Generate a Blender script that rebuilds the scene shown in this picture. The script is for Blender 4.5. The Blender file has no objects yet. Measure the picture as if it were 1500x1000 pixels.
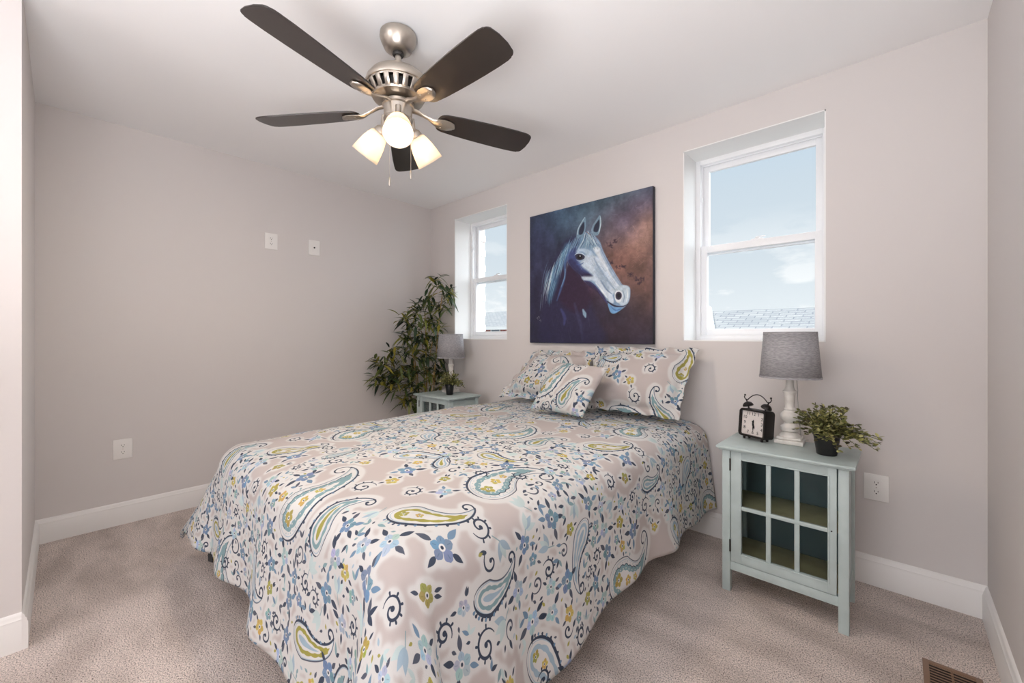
import bpy, bmesh, math, random
import numpy as np
from mathutils import Vector, Matrix
PI = math.pi
SC = bpy.context.scene
COL = SC.collection

# ================================================================ camera, world, sun, area lights, exposure
cam_d = bpy.data.cameras.new('camera'); cam = bpy.data.objects.new('camera', cam_d); COL.objects.link(cam)
cam.location = (3.4898, -2.5552, 1.1489); cam.rotation_euler = (PI/2, 0, .7469)
cam_d.lens = 14.652; cam_d.sensor_width = 36; cam_d.shift_y = -.00514; cam_d.clip_start = .02; cam_d.clip_end = 300
SC.camera = cam
SC.view_settings.view_transform = 'Standard'; SC.view_settings.look = 'None'
SC.view_settings.exposure = 0.08; SC.view_settings.gamma = 1.0; SC.view_settings.use_curve_mapping = False
SC.cycles.max_bounces = 10; SC.cycles.diffuse_bounces = 6; SC.cycles.glossy_bounces = 4
SC.cycles.transparent_max_bounces = 12; SC.cycles.transmission_bounces = 6
SC.cycles.sample_clamp_indirect = 6.0; SC.cycles.caustics_reflective = False; SC.cycles.caustics_refractive = False
SC.cycles.use_denoising = True

def lin(c): return tuple(((v/255)/12.92 if v/255 <= .04045 else ((v/255+.055)/1.055)**2.4) for v in c)

SKY_STRENGTH = 1.05
w = bpy.data.worlds.new('sky'); SC.world = w; w.use_nodes = True
nt = w.node_tree; nt.nodes.clear()
N = lambda t, **k: (lambda n: ([setattr(n, a, b) for a, b in k.items()], n)[1])(nt.nodes.new(t))
tc = N('ShaderNodeTexCoord'); sep = N('ShaderNodeSeparateXYZ'); ramp = N('ShaderNodeValToRGB')
nt.links.new(tc.outputs['Generated'], sep.inputs[0]); nt.links.new(sep.outputs['Z'], ramp.inputs[0])
e = ramp.color_ramp.elements
e[0].position = 0.0; e[0].color = (*lin((236, 240, 242)), 1); e[1].position = .6; e[1].color = (*lin((176, 205, 230)), 1)
k = e.new(.16); k.color = (*lin((212, 221, 228)), 1); k = e.new(.3); k.color = (*lin((203, 215, 225)), 1)
mp = N('ShaderNodeMapping'); mp.inputs['Scale'].default_value = (3.2, 3.2, 8.5); mp.inputs['Location'].default_value = (.35, .0, .25)
cl = N('ShaderNodeTexNoise'); cl.inputs['Scale'].default_value = 2.1; cl.inputs['Detail'].default_value = 7; cl.inputs['Roughness'].default_value = .55
cr = N('ShaderNodeValToRGB'); cr.color_ramp.elements[0].position = .50; cr.color_ramp.elements[1].position = .60
fade = N('ShaderNodeMapRange'); fade.inputs[1].default_value = .26; fade.inputs[2].default_value = .06; fade.clamp = True
mul = N('ShaderNodeMath', operation='MULTIPLY'); mx = N('ShaderNodeMixRGB'); mx.inputs[2].default_value = (*lin((250, 250, 250)), 1)
bg = N('ShaderNodeBackground'); out = N('ShaderNodeOutputWorld')
nt.links.new(tc.outputs['Generated'], mp.inputs[0]); nt.links.new(mp.outputs[0], cl.inputs['Vector']); nt.links.new(cl.outputs[0], cr.inputs[0])
nt.links.new(sep.outputs['Z'], fade.inputs[0]); nt.links.new(cr.outputs[0], mul.inputs[0]); nt.links.new(fade.outputs[0], mul.inputs[1])
nt.links.new(mul.outputs[0], mx.inputs[0]); nt.links.new(ramp.outputs[0], mx.inputs[1]); nt.links.new(mx.outputs[0], bg.inputs[0])
bg.inputs[1].default_value = SKY_STRENGTH; nt.links.new(bg.outputs[0], out.inputs[0])

def light(name, kind, loc, rot, energy, color, **kw):
    d = bpy.data.lights.new(name, kind); d.energy = energy; d.color = color
    for a, b in kw.items(): setattr(d, a, b)
    o = bpy.data.objects.new(name, d); COL.objects.link(o); o.location = loc; o.rotation_euler = rot
    return o
light('sun', 'SUN', (0, -10, 20), (math.radians(48), 0, math.radians(-25)), 1.9, (1, .95, .88), angle=.01)
# the broad glow of the bright sky in front of the two windows
light('sky_glow', 'SUN', (0, 10, 9), (math.radians(-74), 0, math.radians(-28)), 7.5, (.93, .97, 1), angle=1.8)
# added fill lamp behind the camera, before the closed front wall
light('front_fill', 'AREA', (2.5, -7.85, 1.4), (math.radians(90), 0, 0), 72, (.97, .975, 1), shape='RECTANGLE', size=2.4, size_y=2.0)
# second added lamp, unseen behind the camera, bouncing fill off the ceiling
light('ceiling_fill', 'AREA', (3.2, -2.95, 1.0), (PI, 0, 0), 57, (.97, .975, 1), shape='SQUARE', size=1.0)
BULB = 740.0

# ================================================================ helpers
def tag(o, label=None, cat=None, group=None, kind=None):
    if label: o['label'] = label
    if cat: o['category'] = cat
    if group: o['group'] = group
    if kind: o['kind'] = kind
    return o
def empty(name, loc=(0, 0, 0), rz=0, label=None, cat=None, group=None, kind=None):
    o = bpy.data.objects.new(name, None); COL.objects.link(o); o.location = loc; o.rotation_euler = (0, 0, rz); o.empty_display_size = .1
    return tag(o, label, cat, group, kind)
class MB:
    def __init__(s): s.bm = bmesh.new()
    def box(s, x0, x1, y0, y1, z0, z1, bev=0, seg=2, M=None):
        m = Matrix.Translation(((x0+x1)/2, (y0+y1)/2, (z0+z1)/2)) @ Matrix.Diagonal((x1-x0, y1-y0, z1-z0, 1))
        if M is not None: m = M @ m
        r = bmesh.ops.create_cube(s.bm, size=1, matrix=m)
        if bev:
            es = list({e for v in r['verts'] for e in v.link_edges})
            bmesh.ops.bevel(s.bm, geom=es, offset=bev, segments=seg, affect='EDGES', profile=.5, clamp_overlap=True)
        return s
    def lathe(s, prof, n=32, M=None, cap0=True, cap1=True):
        """prof: list of (r, z)"""
        M = M or Matrix(); rings = []
        for r, z in prof:
            rings.append([s.bm.verts.new(M @ Vector((r*math.cos(2*PI*i/n), r*math.sin(2*PI*i/n), z))) for i in range(n)])
        for a, b in zip(rings, rings[1:]):
            for i in range(n): s.bm.faces.new((a[i], a[(i+1) % n], b[(i+1) % n], b[i]))
        if cap0: s.bm.faces.new(rings[0][::-1])
        if cap1: s.bm.faces.new(rings[-1])
        return s
    def tube(s, pts, r, n=8, cap=True):
        pts = [Vector(p) for p in pts]; rings = []; up = Vector((0, 0, 1))
        rs = r if hasattr(r, '__len__') else [r]*len(pts)
        prev = None
        for i, p in enumerate(pts):
            d = (pts[min(i+1, len(pts)-1)]-pts[max(i-1, 0)]).normalized()
            if prev is None:
                a = d.cross(up) if abs(d.z) < .95 else d.cross(Vector((1, 0, 0)))
            else: a = prev-d*prev.dot(d)
            a.normalize(); prev = a.copy(); b = d.cross(a)
            rings.append([s.bm.verts.new(p+(a*math.cos(2*PI*k/n)+b*math.sin(2*PI*k/n))*rs[i]) for k in range(n)])
        for a, b in zip(rings, rings[1:]):
            for i in range(n): s.bm.faces.new((a[i], a[(i+1) % n], b[(i+1) % n], b[i]))
        if cap: s.bm.faces.new(rings[0][::-1]); s.bm.faces.new(rings[-1])
        return s
    def sphere(s, c, r, sc=(1, 1, 1), u=16, v=10, M=None):
        m = Matrix.Translation(c) @ Matrix.Diagonal((sc[0], sc[1], sc[2], 1))
        if M is not None: m = M @ m
        bmesh.ops.create_uvsphere(s.bm, u_segments=u, v_segments=v, radius=r, matrix=m); return s
    def prism(s, pts, z0, z1, M=None):
        M = M or Matrix(); a = [s.bm.verts.new(M @ Vector((x, y, z0))) for x, y in pts]; b = [s.bm.verts.new(M @ Vector((x, y, z1))) for x, y in pts]
        s.bm.faces.new(a[::-1]); s.bm.faces.new(b); n = len(pts)
        for i in range(n): s.bm.faces.new((a[i], a[(i+1) % n], b[(i+1) % n], b[i]))
        return s
    def face(s, pts): s.bm.faces.new([s.bm.verts.new(p) for p in pts]); return s
    def extrude_profile(s, prof, p0, p1, inward):
        """prof (d, z): moulding swept straight from p0 to p1, d measured along inward"""
        A = [s.bm.verts.new(Vector(p0)+Vector(inward)*d+Vector((0, 0, z))) for d, z in prof]
        B = [s.bm.verts.new(Vector(p1)+Vector(inward)*d+Vector((0, 0, z))) for d, z in prof]
        for i in range(len(prof)): j = (i+1) % len(prof); s.bm.faces.new((A[i], A[j], B[j], B[i]))
        s.bm.faces.new(A[::-1]); s.bm.faces.new(B); return s
    def build(s, name, mat, parent=None, smooth=True, ang=38, loc=None):
        bmesh.ops.recalc_face_normals(s.bm, faces=s.bm.faces[:])
        if smooth:
            for f in s.bm.faces: f.smooth = True
            for e in s.bm.edges:
                if len(e.link_faces) == 2: e.smooth = e.calc_face_angle(0) < math.radians(ang)
        me = bpy.data.meshes.new(name); s.bm.to_mesh(me); s.bm.free()
        o = bpy.data.objects.new(name, me); COL.objects.link(o)
        for m in (mat if isinstance(mat, (list, tuple)) else [mat]): me.materials.append(m)
        if parent is not None: o.parent = parent
        if loc: o.location = loc
        return o
def copy_tree(o, parent=None):
    c = o.copy(); COL.objects.link(c); c.parent = parent
    for ch in list(o.children): copy_tree(ch, c)
    return c

# ================================================================ materials
class NT:
    def __init__(s, name):
        s.m = bpy.data.materials.new(name); s.m.use_nodes = True; s.t = s.m.node_tree
        s.b = s.t.nodes['Principled BSDF']; s.out = s.t.nodes['Material Output']
    def n(s, t, **k):
        n = s.t.nodes.new(t)
        for a, b in k.items():
            if a in n.inputs: n.inputs[a].default_value = b
            else: setattr(n, a, b)
        return n
    def l(s, a, b): s.t.links.new(a, b)
def mat(name, col, rough=.6, metal=0., var=.0, vscale=6., bump=0., bscale=200., bdist=.002, spec=None, col2=None, coat=0.):
    q = NT(name); b = q.b; c = lin(col)
    b.inputs['Base Color'].default_value = (*c, 1); b.inputs['Roughness'].default_value = rough; b.inputs['Metallic'].default_value = metal
    if spec is not None: b.inputs['Specular IOR Level'].default_value = spec
    if coat: b.inputs['Coat Weight'].default_value = coat
    tcn = q.n('ShaderNodeTexCoord')
    if var or col2:
        nz = q.n('ShaderNodeTexNoise', Scale=vscale, Detail=4.); q.l(tcn.outputs['Object'], nz.inputs['Vector'])
        r = q.n('ShaderNodeValToRGB'); r.color_ramp.elements[0].position = .35; r.color_ramp.elements[1].position = .65
        c2 = lin(col2) if col2 else tuple(v*(1-var) for v in c)
        r.color_ramp.elements[0].color = (*c2, 1); r.color_ramp.elements[1].color = (*c, 1)
        q.l(nz.outputs[0], r.inputs[0]); q.l(r.outputs[0], b.inputs['Base Color'])
    if bump:
        bz = q.n('ShaderNodeTexNoise', Scale=bscale, Detail=3.); q.l(tcn.outputs['Object'], bz.inputs['Vector'])
        bp = q.n('ShaderNodeBump', Strength=bump, Distance=bdist); q.l(bz.outputs[0], bp.inputs['Height']); q.l(bp.outputs[0], b.inputs['Normal'])
    return q.m
M_WALL = mat('wall_paint', (214, 209, 207), .88, bump=.12, bscale=420, bdist=.0006)
M_CEIL = mat('ceiling_paint', (242, 241, 241), .9, bump=.1, bscale=380, bdist=.0006)
M_TRIM = mat('white_trim_paint', (232, 230, 228), .38)
M_REVEAL = mat('window_return_paint', (238, 238, 237), .7)
M_VINYL = mat('white_vinyl', (240, 241, 243), .35)
M_PLATE = mat('white_plastic', (236, 234, 231), .35)
M_DARK = mat('dark_slot', (40, 36, 34), .6)
M_NICKEL = mat('brushed_nickel', (186, 178, 168), .34, 1., bump=.05, bscale=300, bdist=.0005)
M_BLADE = mat('espresso_wood', (40, 31, 27), .30, var=.2, vscale=18, spec=.8)
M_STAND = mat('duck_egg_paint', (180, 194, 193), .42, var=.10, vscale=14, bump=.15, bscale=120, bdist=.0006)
M_STANDIN = mat('duck_egg_paint_shaded', (92, 108, 108), .6, var=.15, vscale=12)  # copy of the stand paint, darkened for the shade inside the cabinet
M_SHELF = mat('bare_wood_shelf', (208, 186, 136), .6, var=.25, vscale=9)
M_HINGE = mat('dark_metal', (58, 54, 52), .45, .8)
M_BLACK = mat('black_metal', (32, 27, 26), .42, .3)
M_POT = mat('black_plastic', (24, 24, 25), .45)
M_SOIL = mat('dark_soil', (34, 27, 22), .95)
M_LAMPW = mat('distressed_white_wood', (224, 221, 216), .5, col2=(204, 200, 194), vscale=22)
M_CORD = mat('lamp_cord', (196, 194, 192), .5)
M_VENT = mat('brown_enamel', (134, 106, 86), .45)
M_TAG = mat('black_label', (22, 22, 24), .7)
M_CANE = mat('bamboo_cane', (186, 156, 104), .5, var=.35, vscale=20)
M_STEM = mat('green_stem', (92, 96, 52), .6)
M_MATT = mat('white_ticking', (222, 220, 216), .8)
M_BEDF = mat('black_bed_frame', (38, 36, 36), .5, .5)
M_CANV = mat('canvas_edge', (34, 36, 50), .7)
M_GROUND = mat('street_ground', (150, 150, 144), .9, var=.2, vscale=.4)
M_EXTTRIM = mat('exterior_white_trim', (236, 236, 236), .6)

def m_carpet():
    q = NT('cut_pile_carpet'); b = q.b; tcn = q.n('ShaderNodeTexCoord')
    a = q.n('ShaderNodeTexNoise', Scale=230., Detail=3., Roughness=.7); c = q.n('ShaderNodeTexNoise', Scale=3.2, Detail=3.); f = q.n('ShaderNodeTexNoise', Scale=95., Detail=2.)
    mpn = q.n('ShaderNodeMapping'); mpn.inputs['Scale'].default_value = (1, 2.2, 1); mpn.inputs['Rotation'].default_value = (0, 0, .6)
    for x in (a, f): q.l(tcn.outputs['Object'], x.inputs['Vector'])
    q.l(tcn.outputs['Object'], mpn.inputs[0]); q.l(mpn.outputs[0], c.inputs['Vector'])
    r = q.n('ShaderNodeValToRGB'); el = r.color_ramp.elements
    el[0].position = .36; el[0].color = (*lin((92, 79, 73)), 1); el[1].position = .60; el[1].color = (*lin((255, 240, 232)), 1)
    k = el.new(.47); k.color = (*lin((226, 214, 208)), 1)
    q.l(a.outputs[0], r.inputs[0])
    r2 = q.n('ShaderNodeValToRGB'); r2.color_ramp.elements[0].position = .36; r2.color_ramp.elements[1].position = .62
    r2.color_ramp.elements[0].color = (.76, .75, .74, 1); r2.color_ramp.elements[1].color = (1.0, 1.0, 1.0, 1)
    q.l(c.outputs[0], r2.inputs[0])
    mxn = q.n('ShaderNodeMixRGB', blend_type='MULTIPLY'); mxn.inputs[0].default_value = 1
    q.l(r.outputs[0], mxn.inputs[1]); q.l(r2.outputs[0], mxn.inputs[2]); q.l(mxn.outputs[0], b.inputs['Base Color'])
    b.inputs['Roughness'].default_value = 1; b.inputs['Specular IOR Level'].default_value = .05
    ad = q.n('ShaderNodeMath', operation='ADD'); q.l(a.outputs[0], ad.inputs[0]); q.l(f.outputs[0], ad.inputs[1])
    bp = q.n('ShaderNodeBump', Strength=.9, Distance=.008); q.l(ad.outputs[0], bp.inputs['Height']); q.l(bp.outputs[0], b.inputs['Normal'])
    return q.m
M_CARPET = m_carpet()
def m_glass(name, fac=.05, tint=(1, 1, 1)):
    q = NT(name); q.t.nodes.remove(q.b)
    tr = q.n('ShaderNodeBsdfTransparent'); tr.inputs[0].default_value = (*tint, 1); gl = q.n('ShaderNodeBsdfGlossy', Roughness=.02)
    fr = q.n('ShaderNodeFresnel', IOR=1.3); mp_ = q.n('ShaderNodeMath', operation='MULTIPLY'); mp_.inputs[1].default_value = fac*10
    q.l(fr.outputs[0], mp_.inputs[0]); mxs = q.n('ShaderNodeMixShader'); q.l(mp_.outputs[0], mxs.inputs[0]); q.l(tr.outputs[0], mxs.inputs[1]); q.l(gl.outputs[0], mxs.inputs[2])
    q.l(mxs.outputs[0], q.out.inputs[0]); return q.m
M_GLASS = m_glass('window_glass', .006, (.97, .985, .99)); M_CABGLASS = m_glass('cabinet_glass', .07, (.84, .9, .92))
def m_shade():
    q = NT('frosted_glass_shade'); q.t.nodes.remove(q.b)
    d = q.n('ShaderNodeBsdfDiffuse'); d.inputs[0].default_value = (.9, .86, .8, 1); t = q.n('ShaderNodeBsdfTranslucent'); t.inputs[0].default_value = (.95, .84, .68, 1)
    m = q.n('ShaderNodeMixShader'); m.inputs[0].default_value = .62; q.l(d.outputs[0], m.inputs[1]); q.l(t.outputs[0], m.inputs[2])
    g = q.n('ShaderNodeBsdfGlossy', Roughness=.15); m2 = q.n('ShaderNodeMixShader'); m2.inputs[0].default_value = .05
    q.l(m.outputs[0], m2.inputs[1]); q.l(g.outputs[0], m2.inputs[2]); q.l(m2.outputs[0], q.out.inputs[0]); return q.m
M_SHADE = m_shade()
def m_emit(name, col, s):
    q = NT(name); q.t.nodes.remove(q.b); e_ = q.n('ShaderNodeEmission'); e_.inputs[0].default_value = (*col, 1); e_.inputs[1].default_value = s
    q.l(e_.outputs[0], q.out.inputs[0]); return q.m
M_BULB = m_emit('lit_bulb', (1, .83, .66), BULB)
def m_linen():
    q = NT('grey_linen'); b = q.b; tcn = q.n('ShaderNodeTexCoord')
    mpn = q.n('ShaderNodeMapping'); mpn.inputs['Scale'].default_value = (1, 1, 6); q.l(tcn.outputs['Object'], mpn.inputs[0])
    a = q.n('ShaderNodeTexNoise', Scale=60., Detail=4.); q.l(mpn.outputs[0], a.inputs['Vector'])
    r = q.n('ShaderNodeValToRGB'); r.color_ramp.elements[0].position = .3; r.color_ramp.elements[1].position = .7
    r.color_ramp.elements[0].color = (*lin((132, 131, 134)), 1); r.color_ramp.elements[1].color = (*lin((172, 171, 174)), 1)
    q.l(a.outputs[0], r.inputs[0]); q.l(r.outputs[0], b.inputs['Base Color']); b.inputs['Roughness'].default_value = .9
    bp = q.n('ShaderNodeBump', Strength=.4, Distance=.0015); wv = q.n('ShaderNodeTexNoise', Scale=420.); q.l(tcn.outputs['Object'], wv.inputs['Vector'])
    q.l(wv.outputs[0], bp.inputs['Height']); q.l(bp.outputs[0], b.inputs['Normal']); return q.m
M_LINEN = m_linen()
def m_leaf(name, cols, rough=.5, tr=.15):
    q = NT(name); b = q.b; g = q.n('ShaderNodeNewGeometry'); r = q.n('ShaderNodeValToRGB'); r.color_ramp.interpolation = 'CONSTANT'
    el = r.color_ramp.elements; el[0].position = 0; el[0].color = (*lin(cols[0]), 1); el[1].position = 1-1/len(cols); el[1].color = (*lin(cols[-1]), 1)
    for i, c in enumerate(cols[1:-1], 1): k = el.new(i/len(cols)); k.color = (*lin(c), 1)
    q.l(g.outputs['Random Per Island'], r.inputs[0]); q.l(r.outputs[0], b.inputs['Base Color']); b.inputs['Roughness'].default_value = rough
    t = q.n('ShaderNodeBsdfTranslucent'); q.l(r.outputs[0], t.inputs[0]); m = q.n('ShaderNodeMixShader'); m.inputs[0].default_value = tr
    q.l(b.outputs[0], m.inputs[1]); q.l(t.outputs[0], m.inputs[2]); q.l(m.outputs[0], q.out.inputs[0]); return q.m
M_LEAFB = m_leaf('bamboo_leaf', [(70, 88, 50), (120, 124, 44), (48, 66, 44), (98, 112, 62), (156, 146, 60), (58, 80, 56), (36, 50, 38), (136, 138, 88)], .35, .2)
M_LEAFS = m_leaf('small_leaf', [(122, 124, 76), (158, 156, 92), (92, 94, 58), (176, 172, 116), (78, 70, 52), (140, 146, 92), (104, 108, 72), (188, 184, 124)], .45, .2)
def m_brick(name, c1, c2, mortar, sc=1., horiz='xz'):
    q = NT(name); b = q.b; tcn = q.n('ShaderNodeTexCoord'); sp = q.n('ShaderNodeSeparateXYZ'); cb = q.n('ShaderNodeCombineXYZ'); ad = q.n('ShaderNodeMath', operation='ADD')
    q.l(tcn.outputs['Object'], sp.inputs[0]); q.l(sp.outputs[0], ad.inputs[0]); q.l(sp.outputs[1], ad.inputs[1]); q.l(ad.outputs[0], cb.inputs[0]); q.l(sp.outputs[2], cb.inputs[1])
    br = q.n('ShaderNodeTexBrick', Scale=sc); br.inputs['Color1'].default_value = (*lin(c1), 1); br.inputs['Color2'].default_value = (*lin(c2), 1); br.inputs['Mortar'].default_value = (*lin(mortar), 1)
    br.inputs['Brick Width'].default_value = .21; br.inputs['Row Height'].default_value = .075; br.inputs['Mortar Size'].default_value = .008
    q.l(cb.outputs[0], br.inputs['Vector']); q.l(br.outputs[0], b.inputs['Base Color']); b.inputs['Roughness'].default_value = .9
    return q.m
M_BRICK = m_brick('own_wall_brick', (246, 240, 236), (232, 218, 212), (246, 245, 243)); M_REDBRICK = m_brick('red_brick', (196, 120, 112), (176, 104, 100), (206, 186, 180), .6)  # own brick paled to near white: overexposed daylight put into its colour
def m_shingle():
    q = NT('grey_roof_shingles'); b = q.b; tcn = q.n('ShaderNodeTexCoord')
    br = q.n('ShaderNodeTexBrick', Scale=1.); br.inputs['Color1'].default_value = (*lin((196, 192, 188)), 1); br.inputs['Color2'].default_value = (*lin((176, 174, 174)), 1); br.inputs['Mortar'].default_value = (*lin((148, 148, 152)), 1)
    br.inputs['Brick Width'].default_value = .45; br.inputs['Row Height'].default_value = .2; br.inputs['Mortar Size'].default_value = .018
    q.l(tcn.outputs['UV'], br.inputs['Vector']); q.l(br.outputs[0], b.inputs['Base Color']); b.inputs['Roughness'].default_value = .95; return q.m
M_SHINGLE = m_shingle()

# ---------------------------------------------------------------- painter (numpy)
def srgb(r, g, b): return (r/255.0, g/255.0, b/255.0)
class Canvas:
    """a small brush painter: everything is drawn by code, optionally tiling"""
    def __init__(s, n, m, wrap=False):
        s.n = n; s.m = m; s.wrap = wrap                     # n columns, m rows
        s.rgb = np.zeros((m, n, 3), np.float32); s.a = np.zeros((m, n), np.float32)
        s.halo = np.zeros((m, n), np.float32)
    def _put(s, x0, y0, al, col, halo=False):
        h, w = al.shape
        ys = np.arange(y0, y0+h); xs = np.arange(x0, x0+w)
        if s.wrap: ys = ys % s.m; xs = xs % s.n
        else:
            ky = (ys >= 0) & (ys < s.m); kx = (xs >= 0) & (xs < s.n)
            if not ky.any() or not kx.any(): return
            al = al[np.ix_(ky, kx)]; ys = ys[ky]; xs = xs[kx]
        ix = np.ix_(ys, xs)
        if halo: s.halo[ix] = np.maximum(s.halo[ix], al); return
        A = al[..., None]
        s.rgb[ix] = s.rgb[ix]*(1-A) + np.array(col, np.float32)*A
        s.a[ix] = s.a[ix]*(1-al) + al
    def stroke(s, pts, w, col, a=1.0, soft=1.3, halo=False):
        P = np.array(pts, np.float32); W = np.broadcast_to(np.array(w, np.float32), (len(P),)) if np.ndim(w) < 1 or len(np.atleast_1d(w)) == len(P) else None
        if W is None: W = np.interp(np.linspace(0, 1, len(P)), np.linspace(0, 1, len(w)), w)
        mw = float(W.max()) + soft + 1
        x0 = int(P[:, 0].min()-mw); x1 = int(P[:, 0].max()+mw)+1; y0 = int(P[:, 1].min()-mw); y1 = int(P[:, 1].max()+mw)+1
        M = np.zeros((y1-y0, x1-x0), np.float32)
        for i in range(len(P)-1):
            a0, b0 = P[i], P[i+1]; r = max(W[i], W[i+1])+soft+1
            u0 = max(0, int(min(a0[0], b0[0])-r)-x0); u1 = min(x1-x0, int(max(a0[0], b0[0])+r)+2-x0)
            v0 = max(0, int(min(a0[1], b0[1])-r)-y0); v1 = min(y1-y0, int(max(a0[1], b0[1])+r)+2-y0)
            X = np.arange(u0, u1)[None, :]+x0; Y = np.arange(v0, v1)[:, None]+y0
            d = b0-a0; L = float(d@d)+1e-9
            t = np.clip(((X-a0[0])*d[0]+(Y-a0[1])*d[1])/L, 0, 1)
            D = np.hypot(X-a0[0]-t*d[0], Y-a0[1]-t*d[1]) - (W[i]+(W[i+1]-W[i])*t)
            M[v0:v1, u0:u1] = np.maximum(M[v0:v1, u0:u1], np.clip(.5-D/soft, 0, 1))
        s._put(x0, y0, M*a, col, halo)
    def poly(s, pts, col, a=1.0, soft=1.3, halo=False, grow=0.0):
        P = np.array(pts, np.float32); mw = soft+grow+1
        x0 = int(P[:, 0].min()-mw); x1 = int(P[:, 0].max()+mw)+1; y0 = int(P[:, 1].min()-mw); y1 = int(P[:, 1].max()+mw)+1
        X = np.arange(x0, x1, dtype=np.float32)[None, :]; Y = np.arange(y0, y1, dtype=np.float32)[:, None]
        ins = np.zeros((y1-y0, x1-x0), bool); D = np.full((y1-y0, x1-x0), 1e9, np.float32)
        Q = np.roll(P, -1, axis=0)
        for (ax, ay), (bx, by) in zip(P, Q):
            dx, dy = bx-ax, by-ay; L = dx*dx+dy*dy+1e-9
            t = np.clip(((X-ax)*dx+(Y-ay)*dy)/L, 0, 1)
            D = np.minimum(D, (X-ax-t*dx)**2+(Y-ay-t*dy)**2)
            if ay != by:
                c = ((ay > Y) != (by > Y)) & (X < (bx-ax)*(Y-ay)/(by-ay)+ax)
                ins ^= c
        D = np.sqrt(D); sd = np.where(ins, D, -D)+grow
        s._put(x0, y0, np.clip(.5+sd/soft, 0, 1)*a, col, halo)
def smooth(pts, k=6, closed=False):
    P = np.array(pts, float); n = len(P); out = []
    rng = range(n if closed else n-1)
    for i in rng:
        g = lambda j: P[j % n] if closed else P[min(max(j, 0), n-1)]
        p0, p1, p2, p3 = g(i-1), g(i), g(i+1), g(i+2)
        for q in range(k):
            t = q/k
            out.append(.5*((2*p1)+(-p0+p2)*t+(2*p0-5*p1+4*p2-p3)*t*t+(-p0+3*p1-3*p2+p3)*t**3))
    if not closed: out.append(P[-1])
    return np.array(out)
def blur(a, r):
    for ax in (0, 1):
        for _ in range(2):
            c = sum(np.roll(a, k, axis=ax) for k in range(-r, r+1))/(2*r+1); a = c
    return a
def vnoise(n, m, cells, rg, oct=4, wrap=True):
    out = np.zeros((m, n), np.float32); amp = 1.0; tot = 0
    for o in range(oct):
        cx, cy = cells[0]*2**o, cells[1]*2**o
        G = rg.random((cy, cx)).astype(np.float32)
        x = np.arange(n)/n*cx; y = np.arange(m)/m*cy
        xi = x.astype(int); yi = y.astype(int); fx = x-xi; fy = y-yi
        fx = fx*fx*(3-2*fx); fy = fy*fy*(3-2*fy)
        a = G[np.ix_(yi % cy, xi % cx)]; b = G[np.ix_(yi % cy, (xi+1) % cx)]
        c = G[np.ix_((yi+1) % cy, xi % cx)]; d = G[np.ix_((yi+1) % cy, (xi+1) % cx)]
        fx = fx[None, :]; fy = fy[:, None]
        out += amp*((a*(1-fx)+b*fx)*(1-fy)+(c*(1-fx)+d*fx)*fy); tot += amp; amp *= .55
    return out/tot

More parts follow.
